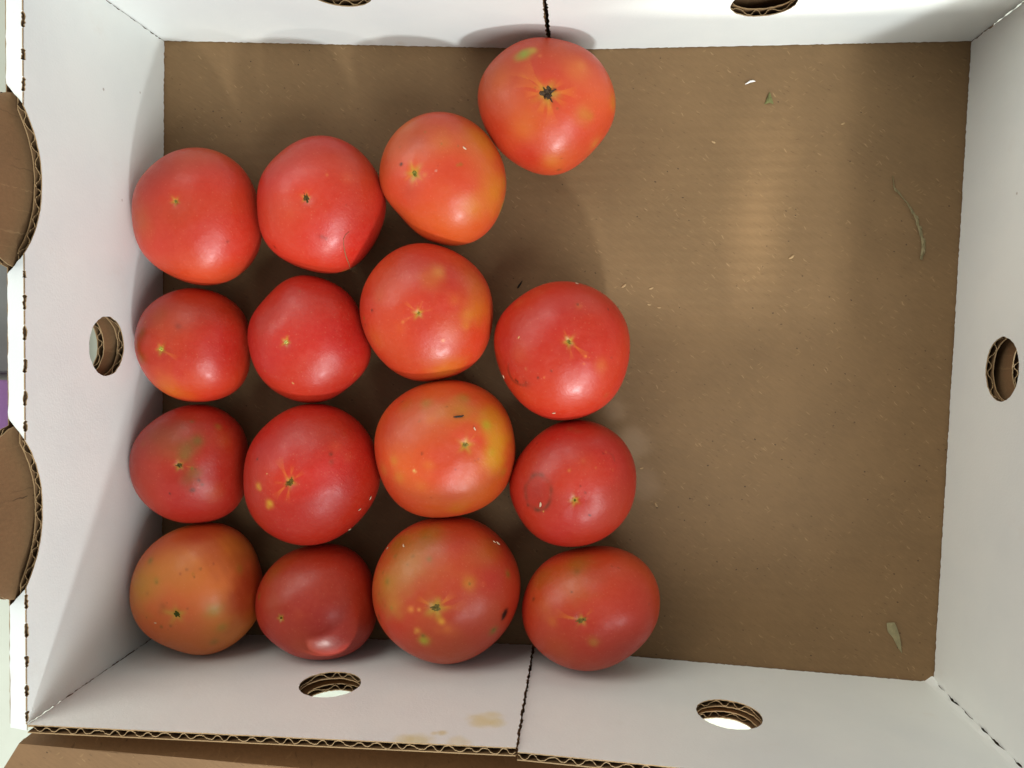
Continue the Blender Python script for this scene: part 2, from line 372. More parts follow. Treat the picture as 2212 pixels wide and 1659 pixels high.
# ------------------------------------------------------------------ tomatoes
TOMATO = []
TOMATO.append(dict(x=-188.6,y=59.9,zc=25.34,b=26.12,c=[31.85, 0.38, -0.12, -1.28, -0.33, -0.66, -0.34, -0.34, -0.19, 0.13, -0.1, -0.13, -0.07],pole=[0.043, 0.102, 0.994],base=(202, 58, 48),scar=(1.06,1.00,0,(95, 85, 45),1.68),
 blobs=[((-17.1, -4.9, 21.8),7.5,(192, 80, 52),0.55),((-5.7, -26.8, 14.8),8.8,(194, 58, 42),0.50),((-8.2, 18.5, 21.1),8.8,(176, 48, 44),0.40)],
 rays=[((-2.1, 7.4, 25.6),0.44,0.50),((5.2, 6.0, 25.5),0.44,0.60),((4.4, 2.1, 25.9),0.44,0.50),((1.9, -0.6, 26.1),0.53,0.50),((-0.9, 2.4, 26.1),0.35,0.40)],
 specks=[((22.2, -13.9, 16.3),0.71,(150, 40, 35)),((23.1, -13.3, 15.7),0.44,(160, 45, 38)),((-6.1, -28.8, 11.5),0.35,(90, 30, 25)),((8.6, 1.8, 25.3),0.26,(230, 190, 165))],
 rings=[]))
TOMATO.append(dict(x=-193.0,y=-2.8,zc=23.85,b=24.59,c=[27.94, 0.92, 0.22, -0.26, -0.58, -0.76, 0.11, -0.28, 0.09, -0.3, 0.03, -0.15, 0.09],pole=[-0.153, -0.053, 0.987],base=(188, 44, 36),scar=(1.50,1.30,-35,(140, 130, 62),2.08),
 blobs=[((2.1, 9.3, 23.4),13.7,(196, 66, 40),0.60),((-3.8, -21.3, 15.9),9.2,(200, 92, 34),0.85),((10.2, -17.6, 18.4),10.8,(200, 62, 34),0.60),((-15.6, 6.3, 20.0),3.3,(150, 70, 35),0.70),((-16.6, -6.0, 19.1),3.3,(150, 72, 32),0.75),((-19.7, 0.3, 17.6),2.9,(165, 75, 45),0.60),((21.0, 1.5, 16.9),12.5,(186, 34, 40),0.60),((-5.9, 15.2, 20.6),5.0,(186, 75, 46),0.50)],
 rays=[((4.4, -6.0, 23.9),0.58,0.45),((-5.1, -5.6, 23.8),0.42,0.50)],
 specks=[((-14.2, 11.1, 19.4),0.25,(230, 190, 165)),((4.3, 8.9, 23.3),1.25,(165, 50, 38))],
 rings=[]))
TOMATO.append(dict(x=-196.6,y=-61.9,zc=23.30,b=24.02,c=[29.29, 1.07, -0.27, -0.69, 0.12, -1.25, -0.0, -0.46, 0.02, -0.13, 0.2, -0.15, 0.12],pole=[0.196, 0.083, 0.977],base=(182, 42, 40),scar=(1.84,1.40,30,(62, 55, 30),1.92),
 blobs=[((9.4, 10.8, 21.6),4.6,(122, 80, 42),0.80),((13.6, 14.1, 19.0),3.5,(122, 80, 40),0.85),((8.4, 7.0, 22.7),3.3,(130, 88, 44),0.70),((1.0, 14.2, 21.5),9.6,(150, 68, 44),0.60),((-7.3, 17.3, 18.7),7.5,(150, 68, 46),0.40),((12.4, -1.1, 22.1),3.3,(150, 85, 55),0.70),((10.1, -4.5, 22.6),4.6,(150, 75, 60),0.55),((9.2, 22.7, 15.2),1.1,(125, 75, 35),0.70),((20.0, 20.0, 10.5),1.6,(150, 85, 35),0.70),((23.2, 13.4, 12.1),5.0,(190, 70, 38),0.50),((20.3, -11.7, 15.8),4.6,(195, 72, 40),0.50),((-13.7, 11.9, 18.9),1.7,(165, 75, 50),0.50),((4.4, 20.7, 17.8),6.7,(155, 62, 52),0.40)],
 rays=[((1.4, 5.0, 23.7),0.42,0.40),((13.2, 1.4, 21.8),0.58,0.60)],
 specks=[((1.3, -10.9, 22.7),0.46,(45, 25, 18)),((14.8, -4.8, 20.9),0.83,(120, 45, 40)),((11.9, -9.3, 21.3),0.92,(120, 40, 38)),((16.0, -7.1, 20.0),0.50,(130, 50, 45)),((12.1, 1.1, 22.2),0.75,(120, 95, 50)),((13.6, 0.7, 21.7),0.38,(80, 60, 30))],
 rings=[]))
TOMATO.append(dict(x=-192.0,y=-123.8,zc=26.67,b=27.50,c=[31.97, 0.62, -0.31, -0.22, 0.11, -0.84, -0.41, -0.29, -0.12, 0.14, -0.22, 0.02, -0.07],pole=[0.061, -0.143, 0.988],base=(220, 108, 66),scar=(2.14,1.10,-40,(48, 52, 22),3.29),
 blobs=[((6.1, 28.8, 12.6),10.7,(188, 58, 38),0.80),((16.8, 21.5, 16.4),9.9,(190, 68, 48),0.60),((28.1, -3.9, 13.7),9.5,(188, 58, 46),0.75),((29.0, 6.2, 9.0),8.2,(176, 52, 36),0.65),((25.0, 17.5, 9.4),8.2,(170, 80, 50),0.40),((-16.3, 6.6, 23.3),9.9,(190, 126, 62),0.60),((5.4, 12.2, 25.4),10.3,(200, 112, 68),0.40),((19.1, -3.7, 22.6),3.5,(186, 138, 72),0.70),((20.8, -13.0, 19.1),2.5,(172, 128, 66),0.60),((16.0, -21.2, 17.3),2.1,(150, 105, 52),0.60),((26.5, 12.9, 10.6),2.5,(160, 105, 55),0.50),((-13.8, 18.4, 19.3),1.7,(140, 105, 52),0.80),((-7.9, 10.9, 25.2),1.2,(160, 118, 55),0.50),((-12.5, 4.3, 25.3),1.1,(165, 90, 50),0.50),((-3.9, -0.8, 27.3),1.9,(178, 82, 50),0.70),((-5.6, -4.1, 27.0),1.6,(178, 82, 50),0.50),((-1.0, -19.2, 22.7),12.3,(190, 100, 52),0.40)],
 rays=[((1.0, 0.6, 27.5),0.66,0.50),((-3.6, -3.9, 27.2),0.58,0.40)],
 specks=[((10.2, 12.6, 24.4),0.53,(110, 70, 25)),((9.7, 13.8, 24.1),0.37,(150, 100, 45)),((12.5, 16.0, 22.3),0.49,(140, 75, 40)),((7.8, -2.0, 26.8),0.49,(150, 65, 40)),((-5.8, -11.4, 25.6),0.82,(145, 80, 42)),((-1.2, -11.0, 26.1),0.58,(125, 60, 35)),((-1.8, 0.8, 27.5),0.49,(140, 65, 38)),((-7.5, 9.9, 25.6),0.58,(150, 105, 50)),((17.4, 17.4, 19.0),0.49,(165, 70, 45)),((6.4, 15.9, 23.9),0.58,(170, 85, 50)),((3.8, 14.1, 25.0),0.58,(172, 80, 50)),((-13.6, -7.6, 24.5),0.37,(150, 80, 45)),((-2.7, -12.8, 25.5),0.41,(140, 70, 40))],
 rings=[]))
TOMATO.append(dict(x=-126.3,y=64.7,zc=25.03,b=25.81,c=[31.47, -0.21, -0.15, -0.93, 0.44, -0.18, -0.2, 0.01, 0.19, 0.41, 0.08, -0.05, -0.09],pole=[0.018, -0.013, 1.0],base=(196, 48, 44),scar=(2.57,1.90,-68,(58, 48, 28),1.66),
 blobs=[((8.0, -27.9, 12.7),12.4,(184, 34, 34),0.50),((-8.4, 19.8, 19.6),10.4,(196, 62, 60),0.40),((13.4, 12.1, 21.7),9.1,(196, 56, 50),0.40),((18.4, 9.4, 19.9),2.9,(205, 80, 70),0.40),((-6.8, -7.5, 24.7),2.5,(200, 70, 60),0.40),((10.1, -31.1, -1.4),1.7,(120, 95, 35),0.60)],
 rays=[((3.6, 3.8, 25.5),0.41,0.50),((-2.2, 1.9, 25.7),0.37,0.40)],
 specks=[((6.7, -17.6, 21.5),1.08,(155, 38, 38)),((8.2, -18.3, 20.8),0.58,(160, 42, 40)),((15.5, -14.4, 19.5),0.41,(165, 45, 42)),((18.1, -3.5, 21.1),0.33,(150, 38, 34)),((19.6, 24.2, 5.3),0.66,(120, 35, 28)),((-18.9, -21.0, 13.7),0.58,(130, 30, 26)),((10.1, 9.8, 23.5),0.58,(210, 90, 70))],
 rings=[]))
TOMATO.append(dict(x=-133.5,y=0.0,zc=23.72,b=24.46,c=[29.82, -0.43, -0.21, -0.87, -0.31, 0.01, -0.51, 0.14, -0.42, -0.04, -0.18, -0.09, -0.4],pole=[-0.113, -0.035, 0.993],base=(188, 38, 38),scar=(1.13,1.00,0,(165, 138, 78),1.67),
 blobs=[((0.5, 7.3, 23.9),13.3,(192, 46, 46),0.40),((0.8, -22.3, 17.7),12.5,(192, 44, 34),0.50),((-15.8, 5.4, 20.8),8.3,(180, 46, 42),0.40)],
 rays=[((-6.0, 0.7, 24.1),0.33,0.40),((-1.5, 1.1, 24.4),0.38,0.50),((-0.8, -4.8, 24.2),0.42,0.40),((-5.9, -4.5, 23.9),0.42,0.40)],
 specks=[((8.3, 10.3, 22.2),0.29,(45, 25, 18)),((-15.9, -14.8, 17.7),0.25,(230, 190, 165)),((-2.1, -20.2, 19.1),0.25,(230, 190, 165)),((24.0, -16.8, 6.6),0.25,(230, 190, 165)),((1.2, 22.7, 17.2),0.50,(165, 70, 60))],
 rings=[]))
TOMATO.append(dict(x=-132.0,y=-65.9,zc=26.78,b=27.61,c=[33.67, -0.43, 0.0, -0.74, 0.79, 0.2, -0.06, 0.03, -0.1, 0.2, 0.02, -0.11, -0.14],pole=[-0.049, 0.018, 0.999],base=(188, 37, 35),scar=(2.55,2.10,48,(70, 58, 24),2.14),
 blobs=[((-18.0, -1.9, 23.8),1.7,(205, 125, 55),0.95),((-16.9, -3.0, 24.3),1.0,(205, 125, 55),0.80),((-12.0, -9.4, 25.2),1.8,(212, 138, 52),1.00),((-13.1, -11.4, 24.5),1.1,(208, 128, 50),0.70),((23.1, 11.3, 18.5),2.5,(196, 62, 52),0.40),((17.9, 16.7, 19.9),2.5,(204, 72, 62),0.40),((-4.1, 23.3, 20.7),8.2,(180, 46, 46),0.40)],
 rays=[((-7.6, 11.8, 25.5),0.58,0.55),((-0.2, 8.8, 26.9),0.66,0.70),((5.1, 5.9, 27.0),0.58,0.50),((-9.5, 0.3, 26.7),0.49,0.50),((-9.7, -6.8, 26.2),0.58,0.60),((-2.6, -7.2, 27.1),0.66,0.55),((-3.4, -9.4, 26.7),0.41,0.30)],
 specks=[((-19.4, 10.3, 21.4),0.45,(45, 25, 18)),((16.2, 13.1, 22.5),0.82,(110, 40, 30)),((15.3, 13.3, 22.8),0.41,(130, 45, 35)),((16.6, 10.0, 23.2),1.23,(160, 40, 35)),((-13.0, 4.2, 25.6),0.29,(230, 190, 165)),((-10.7, -18.6, 22.5),0.25,(230, 190, 165)),((20.2, 21.6, 14.6),0.29,(230, 190, 165))],
 rings=[]))
TOMATO.append(dict(x=-131.9,y=-129.5,zc=24.70,b=25.47,c=[28.94, 1.01, -0.3, 0.93, -0.23, -0.84, -0.42, -0.37, 0.04, -0.12, -0.26, 0.02, 0.05],pole=[-0.311, -0.038, 0.95],base=(174, 42, 38),scar=(0.79,1.20,0,(70, 62, 25),1.41),
 blobs=[((-16.0, 18.4, 13.2),7.1,(160, 74, 36),0.70),((-9.8, 24.3, 8.2),9.1,(165, 62, 34),0.55),((-22.8, 6.1, 15.3),1.5,(130, 78, 32),0.80),((-14.1, 6.0, 22.0),5.8,(172, 66, 46),0.50),((-5.2, 16.1, 20.7),10.0,(176, 60, 44),0.50),((14.2, 10.7, 21.1),11.6,(174, 52, 42),0.40),((14.2, -8.5, 22.0),10.0,(164, 38, 38),0.40),((-0.2, 1.7, 25.4),2.9,(190, 66, 54),0.40),((0.8, -15.5, 21.8),6.6,(200, 70, 44),0.50)],
 rays=[((-6.1, 0.0, 25.0),0.41,0.50),((-9.8, 1.5, 24.2),0.33,0.40),((-9.6, -3.7, 24.1),0.41,0.40)],
 specks=[],
 rings=[]))
TOMATO.append(dict(x=-67.3,y=75.9,zc=24.03,b=24.77,c=[30.21, 0.85, 0.66, -0.54, -1.62, -0.53, 0.35, 0.17, 0.15, -0.06, -0.03, 0.15, 0.03],pole=[-0.312, -0.033, 0.95],base=(204, 74, 52),scar=(1.83,1.60,-50,(88, 84, 38),3.25),
 blobs=[((20.9, 15.8, 12.8),10.8,(206, 108, 44),0.85),((26.2, -7.5, 12.3),10.0,(208, 106, 40),0.90),((16.4, -15.8, 18.1),6.2,(208, 116, 52),0.70),((28.1, -12.5, -2.1),3.7,(168, 132, 50),0.70),((29.8, -2.1, 4.7),3.3,(196, 120, 46),0.50),((-7.1, 13.3, 22.3),6.2,(182, 72, 74),0.60),((4.4, 12.2, 22.8),5.4,(208, 110, 66),0.50),((8.0, 0.7, 24.1),11.2,(204, 60, 46),0.80),((-11.1, -9.0, 21.6),6.2,(192, 60, 56),0.60),((4.8, -22.4, 17.6),12.5,(210, 84, 40),0.70),((-12.2, -24.0, 6.9),10.8,(200, 76, 36),0.60),((-23.8, 5.5, 15.3),5.0,(190, 62, 44),0.50),((-14.6, 22.5, 14.2),6.7,(204, 104, 70),0.50)],
 rays=[((-10.8, 5.3, 23.1),0.92,0.90),((-7.1, 3.3, 24.1),0.75,0.80),((-14.4, -4.1, 21.4),0.67,0.70),((-4.8, -4.5, 24.2),0.58,0.70),((-7.7, -6.9, 23.3),0.83,0.80),((-12.8, 1.8, 22.6),0.58,0.60)],
 specks=[((-15.5, 3.3, 21.5),0.71,(85, 35, 22)),((-15.2, 3.8, 21.6),0.42,(70, 28, 20)),((12.1, 2.6, 22.9),0.58,(165, 85, 35)),((10.7, 2.1, 23.4),0.42,(175, 85, 38)),((-4.4, 17.6, 20.9),0.67,(165, 95, 60)),((3.4, 11.8, 23.1),0.42,(165, 95, 60)),((10.7, 11.1, 21.7),0.37,(150, 85, 60)),((1.1, -0.4, 24.8),0.37,(215, 160, 200)),((1.9, 1.7, 24.7),0.33,(165, 50, 40)),((-16.4, 11.5, 19.6),0.37,(170, 80, 60)),((-4.3, -2.0, 24.5),1.08,(214, 98, 70))],
 rings=[]))
TOMATO.append(dict(x=-75.0,y=13.0,zc=25.75,b=26.54,c=[32.37, 0.1, 0.02, -0.47, -0.47, -0.07, -0.04, 0.04, 0.11, -0.19, 0.11, -0.01, 0.05],pole=[0.026, -0.027, 0.999],base=(200, 56, 45),scar=(0.99,1.10,-45,(105, 95, 45),1.90),
 blobs=[((26.8, 0.9, 15.2),7.8,(202, 98, 40),0.80),((25.6, 11.9, 13.4),7.0,(196, 88, 44),0.60),((22.7, -1.6, 19.4),3.3,(206, 110, 46),0.60),((11.3, -26.6, 13.9),7.8,(202, 106, 40),0.70),((17.3, -23.8, 13.2),6.6,(200, 84, 40),0.50),((5.7, 14.9, 23.6),6.2,(200, 92, 50),0.65),((9.5, 17.9, 21.3),2.9,(212, 126, 80),0.60),((14.5, 3.1, 23.9),5.4,(200, 48, 42),0.60),((17.0, 4.9, 22.7),2.9,(208, 90, 52),0.50),((-17.5, 7.1, 22.2),3.7,(200, 80, 60),0.50),((-21.0, -13.1, 17.3),6.2,(200, 82, 42),0.50),((-2.2, 20.9, 21.2),9.1,(192, 58, 52),0.40),((-7.3, -7.8, 25.3),2.9,(206, 80, 52),0.40),((14.5, -9.1, 23.2),5.4,(206, 82, 60),0.40),((21.9, -6.7, 19.4),2.1,(208, 108, 52),0.50)],
 rays=[((-5.2, 4.1, 26.1),0.58,0.50),((3.0, 4.7, 26.2),0.66,0.55),((7.7, 0.7, 25.9),0.50,0.35),((-1.6, -3.2, 26.4),0.58,0.50),((-6.5, -4.9, 25.8),0.50,0.40),((1.7, -3.8, 26.4),0.50,0.40)],
 specks=[((-21.7, 0.4, 20.2),0.58,(25, 15, 12)),((-27.2, -2.9, 14.6),0.54,(125, 85, 35)),((-26.8, -6.2, 14.2),0.62,(110, 45, 30)),((-17.4, 5.3, 22.5),0.33,(120, 50, 38)),((21.2, 0.7, 20.6),0.29,(140, 60, 30)),((20.5, -23.5, 10.0),0.29,(230, 190, 165)),((-6.1, -5.0, 25.9),0.58,(212, 100, 66)),((11.7, -13.5, 22.9),0.74,(222, 120, 90))],
 rings=[]))
TOMATO.append(dict(x=-66.4,y=-52.0,zc=26.93,b=27.76,c=[33.86, 0.21, -0.31, 0.39, 0.33, -0.06, -0.14, -0.42, -0.46, -0.07, 0.16, -0.02, 0.01],pole=[0.388, 0.133, 0.912],base=(205, 72, 46),scar=(1.81,1.20,40,(96, 84, 42),2.71),
 blobs=[((26.8, 6.2, 17.4),8.2,(206, 124, 30),0.90),((25.2, 15.8, 14.7),8.2,(204, 116, 40),0.80),((22.4, 13.0, 19.0),2.7,(176, 140, 32),0.80),((26.5, -3.2, 18.3),7.4,(202, 124, 34),0.90),((25.0, 0.9, 19.8),2.1,(185, 135, 30),0.60),((10.8, 20.4, 21.1),7.0,(192, 116, 52),0.70),((11.9, 25.5, 16.6),2.9,(165, 105, 35),0.60),((-5.3, 23.1, 20.0),3.1,(160, 110, 45),0.55),((-15.3, 21.8, 17.2),4.9,(180, 90, 40),0.50),((2.1, 19.7, 23.0),4.5,(200, 110, 58),0.40),((-2.8, 16.2, 24.6),2.5,(212, 106, 56),0.50),((20.7, -18.0, 17.7),10.7,(208, 90, 40),0.70),((8.0, -26.0, 16.9),5.3,(196, 104, 44),0.60),((-19.6, -3.1, 23.2),2.5,(204, 112, 48),0.75),((-17.3, -10.8, 23.0),3.7,(204, 108, 48),0.65),((-26.0, -8.4, 17.4),3.7,(200, 108, 60),0.50),((-7.0, -14.3, 25.0),2.9,(208, 100, 52),0.50),((-23.2, 10.8, 19.0),8.2,(194, 56, 48),0.60),((19.7, 5.6, 23.0),4.1,(206, 58, 42),0.80),((12.6, 9.5, 25.1),5.8,(206, 62, 44),0.60),((-12.6, 6.7, 25.5),9.9,(198, 68, 52),0.50),((-10.9, -23.4, 19.2),9.0,(200, 58, 42),0.50),((5.4, -8.6, 26.7),8.2,(206, 66, 48),0.40),((-2.7, -4.3, 27.5),2.9,(214, 104, 58),0.50),((29.7, -9.6, 12.7),2.5,(175, 105, 30),0.50)],
 rays=[((14.1, 9.2, 24.7),0.66,0.60),((18.4, 9.8, 22.7),0.58,0.50),((9.5, 1.0, 26.9),0.66,0.60),((9.1, 7.1, 26.4),0.58,0.40),((17.7, 4.1, 24.1),0.49,0.50),((13.2, 1.4, 26.0),0.49,0.40)],
 specks=[((-18.0, 23.0, 13.8),0.41,(45, 25, 18)),((-5.8, 0.9, 27.4),0.37,(95, 40, 20)),((-7.5, 15.3, 24.3),0.41,(120, 80, 40)),((-7.5, 15.3, 24.3),0.33,(120, 80, 40)),((4.6, 21.6, 21.6),0.33,(140, 70, 40)),((18.0, 8.4, 23.3),0.29,(110, 60, 30)),((9.3, -6.3, 26.5),0.33,(150, 50, 50)),((19.4, -1.7, 23.5),0.49,(170, 65, 60)),((17.8, -2.5, 24.2),0.37,(170, 65, 60)),((-2.4, -19.8, 23.1),0.33,(140, 50, 35)),((-9.7, -7.1, 26.3),0.53,(225, 170, 140)),((-9.0, -7.3, 26.4),0.37,(220, 150, 120))],
 rings=[]))
TOMATO.append(dict(x=-65.8,y=-121.3,zc=27.58,b=28.43,c=[35.54, -0.07, 0.71, 0.41, 0.36, 0.01, 0.34, 0.11, 0.02, 0.03, -0.15, -0.05, 0.06],pole=[-0.007, 0.002, 1.0],base=(194, 62, 46),scar=(2.80,1.30,10,(78, 70, 38),4.02),
 blobs=[((-13.8, 19.8, 21.8),12.7,(186, 106, 58),0.85),((-23.5, 7.6, 21.5),9.6,(188, 108, 56),0.85),((-6.5, 30.4, 14.7),8.3,(160, 92, 36),0.75),((-21.6, 24.9, 12.3),6.6,(150, 88, 34),0.70),((-20.6, -0.7, 24.0),4.8,(196, 110, 56),0.80),((-17.7, -4.1, 25.1),3.5,(196, 100, 52),0.50),((21.4, 22.2, 16.1),7.9,(186, 92, 52),0.60),((24.3, 25.2, 8.9),5.7,(165, 80, 38),0.50),((24.3, 11.4, 20.1),7.0,(188, 44, 40),0.80),((8.6, 29.9, 15.2),6.6,(176, 52, 34),0.50),((5.6, 18.5, 24.6),9.6,(198, 78, 50),0.50),((-24.6, 9.4, 20.2),1.3,(105, 85, 30),0.85),((-24.8, 10.0, 19.9),3.1,(170, 110, 45),0.50),((31.2, 12.0, 12.3),1.8,(150, 92, 46),0.80),((31.2, 12.0, 12.3),0.6,(85, 65, 28),0.80),((14.5, 10.9, 25.2),3.3,(200, 108, 48),0.80),((25.1, -13.3, 17.5),2.1,(150, 105, 50),0.85),((25.0, -12.7, 17.9),0.8,(92, 92, 35),0.80),((-6.4, -15.9, 25.3),2.7,(172, 148, 52),0.95),((-6.5, -13.4, 26.2),1.0,(120, 90, 40),0.80),((-4.1, 21.3, 23.3),1.5,(140, 95, 48),0.70),((-12.0, 21.7, 21.2),0.7,(125, 85, 42),0.70),((-21.4, 20.7, 17.0),1.0,(125, 85, 25),0.70),((-14.3, 18.3, 22.4),0.7,(140, 90, 45),0.60),((-11.8, -1.0, 27.1),1.6,(226, 122, 78),0.95),((-8.1, -0.9, 27.9),0.9,(226, 128, 88),0.95),((-9.2, -10.9, 26.4),1.7,(218, 128, 72),0.95),((-10.2, -12.2, 25.8),1.0,(218, 124, 70),0.80),((2.4, -6.0, 28.0),1.5,(228, 138, 66),0.95),((4.9, -9.6, 27.3),2.6,(218, 104, 62),0.65),((0.2, -10.3, 27.4),2.2,(204, 84, 58),0.50),((7.9, -11.7, 26.3),3.5,(206, 88, 58),0.40),((20.8, 10.2, 22.7),1.1,(206, 76, 62),0.50),((29.8, -6.3, 15.6),1.7,(20, 12, 12),1.30),((30.4, -4.8, 15.2),1.2,(22, 13, 12),1.30),((29.1, -7.8, 15.9),0.9,(25, 14, 12),1.20),((-29.6, -9.1, 15.4),1.3,(88, 62, 42),0.90),((-28.2, 0.5, 18.6),5.2,(170, 92, 42),0.50),((9.8, -16.3, 24.3),5.2,(186, 70, 52),0.40)],
 rays=[((-9.1, 4.7, 27.5),0.87,0.60),((-1.0, 6.1, 28.1),0.79,0.60),((8.4, 7.3, 27.3),0.79,0.70),((7.2, 1.3, 28.0),0.61,0.50),((-6.8, 0.1, 28.0),0.61,0.60),((-3.2, -5.5, 28.1),0.87,0.60),((14.5, 1.3, 26.4),0.44,0.30)],
 specks=[((14.9, 10.8, 25.1),0.48,(85, 75, 28)),((18.5, 5.0, 24.7),0.35,(210, 80, 76)),((-8.2, 11.3, 26.5),0.26,(225, 120, 90)),((-21.8, -1.9, 23.3),0.61,(165, 110, 50)),((-29.0, 3.1, 17.6),0.61,(130, 80, 35)),((-27.3, 12.7, 16.6),0.61,(135, 80, 35)),((-25.4, -1.8, 21.0),0.44,(130, 80, 38)),((-7.3, 29.3, 15.9),0.52,(140, 85, 35))],
 rings=[]))
TOMATO.append(dict(x=-18.0,y=109.4,zc=22.42,b=23.12,c=[31.24, -0.1, 0.98, 0.46, -0.77, 0.13, 0.83, 0.36, 0.13, 0.08, -0.1, 0.02, -0.2],pole=[0.037, 0.005, 0.999],base=(208, 72, 52),scar=(4.02,1.15,-30,(52, 42, 32),4.19),
 blobs=[((14.3, 10.8, 19.5),7.1,(218, 104, 62),0.55),((16.3, 13.2, 17.8),2.5,(220, 115, 70),0.50),((-9.2, -14.7, 19.2),6.3,(210, 100, 50),0.55),((17.6, -8.2, 18.7),4.6,(198, 108, 46),0.65),((20.5, -9.1, 16.8),2.5,(190, 105, 50),0.50),((2.9, -27.3, 11.5),5.0,(208, 110, 62),0.65),((22.9, -18.5, 5.1),3.8,(202, 116, 62),0.55),((31.3, 0.0, 6.1),3.8,(206, 110, 46),0.70),((-22.3, -13.4, 12.0),8.0,(192, 48, 34),0.75),((-8.0, -24.5, 12.4),7.5,(192, 46, 40),0.65),((26.7, -11.9, 8.3),5.9,(200, 64, 44),0.50),((2.3, -18.9, 18.6),5.0,(206, 72, 62),0.40),((-22.5, 21.0, 9.2),7.1,(198, 78, 68),0.50),((-9.7, 19.0, 18.1),2.6,(140, 150, 76),1.00),((-7.6, 19.7, 18.1),2.5,(170, 152, 72),0.70),((-5.5, 20.5, 18.0),1.7,(204, 150, 78),0.80),((-11.7, 17.4, 18.3),2.1,(180, 130, 66),0.60),((-19.5, 7.5, 18.4),5.0,(214, 96, 60),0.40),((2.1, 24.1, 15.4),2.5,(186, 56, 46),0.50),((12.9, 21.4, 14.5),3.8,(196, 66, 60),0.40),((-2.1, 17.3, 19.8),0.8,(224, 110, 80),0.60)],
 rays=[((-12.1, 14.4, 19.5),0.84,0.60),((-13.0, 7.2, 21.0),0.75,0.50),((-9.3, -0.2, 22.3),0.75,0.60),((-2.3, -9.0, 22.2),1.68,0.85),((3.0, -9.8, 22.0),1.51,0.80),((10.4, -6.2, 21.6),0.67,0.60),((15.2, 0.5, 20.7),0.84,0.75),((8.7, 5.4, 22.1),0.84,0.65),((3.4, -14.6, 20.6),0.67,0.35)],
 specks=[((-4.0, 2.5, 22.9),0.42,(90, 60, 30)),((5.8, -6.7, 22.3),0.34,(170, 70, 40)),((7.6, -26.5, 11.5),0.34,(110, 50, 35)),((5.9, -30.3, 4.5),0.67,(140, 60, 40)),((5.0, -25.7, 13.2),0.29,(150, 60, 40))],
 rings=[]))
TOMATO.append(dict(x=-10.5,y=-5.3,zc=25.88,b=26.68,c=[32.54, 0.5, 0.45, -0.29, -0.42, -0.3, 0.64, 0.05, -0.17, -0.13, 0.18, -0.1, -0.02],pole=[0.113, 0.126, 0.986],base=(192, 43, 36),scar=(1.49,1.20,-60,(96, 84, 38),2.06),
 blobs=[((-1.2, 23.4, 19.7),10.7,(190, 52, 56),0.35),((8.3, 20.5, 20.5),1.7,(205, 90, 62),0.60),((-10.0, 27.5, 12.9),3.7,(190, 58, 40),0.50),((-19.6, 22.5, 11.9),2.5,(205, 80, 48),0.40),((-18.3, -1.3, 22.4),5.0,(196, 70, 48),0.50),((-16.6, -10.0, 21.5),6.2,(182, 50, 42),0.50),((-15.2, -14.7, 20.3),2.1,(150, 42, 34),0.60),((2.8, -22.5, 20.0),12.4,(202, 56, 36),0.60),((18.1, -6.2, 22.3),2.9,(212, 100, 62),0.50),((20.7, -20.0, 13.8),1.7,(170, 75, 40),0.40)],
 rays=[((1.6, 9.8, 25.7),0.58,0.65),((5.7, 8.4, 25.6),0.58,0.60),((-0.8, 5.5, 26.4),0.58,0.65),((7.6, 5.1, 25.8),0.50,0.50),((5.4, -3.6, 26.3),0.58,0.55),((12.4, -2.2, 25.0),0.58,0.75),((1.7, 2.0, 26.6),0.50,0.45)],
 specks=[((21.4, 19.3, 14.3),0.37,(60, 22, 16)),((-9.8, -11.7, 23.8),0.33,(70, 25, 18)),((-3.8, -8.5, 25.7),0.37,(110, 35, 28)),((24.9, -16.8, 11.5),0.41,(50, 18, 14)),((23.1, -2.8, 19.4),0.37,(110, 35, 25)),((7.7, 21.3, 20.2),0.45,(70, 28, 22)),((7.6, 20.8, 20.5),0.33,(70, 28, 22)),((-20.2, -13.1, 17.6),0.41,(45, 25, 18)),((-19.4, -13.6, 18.0),0.41,(45, 25, 18)),((-15.2, -14.2, 20.5),0.37,(75, 28, 20)),((-18.6, 6.4, 21.9),0.25,(230, 190, 165)),((-6.9, -11.5, 24.5),0.25,(220, 110, 85)),((-15.2, -7.7, 22.9),0.25,(230, 190, 165)),((11.5, -2.0, 25.2),0.58,(226, 110, 62)),((13.0, -2.5, 24.8),0.45,(215, 85, 50)),((10.7, -5.4, 25.2),0.41,(220, 95, 75)),((30.9, -7.7, 4.8),0.37,(100, 35, 25))],
 rings=[((-17.6, -8.6, 21.4),6.81,6.81,0.58,(120, 38, 30),0.55,150,290)]))
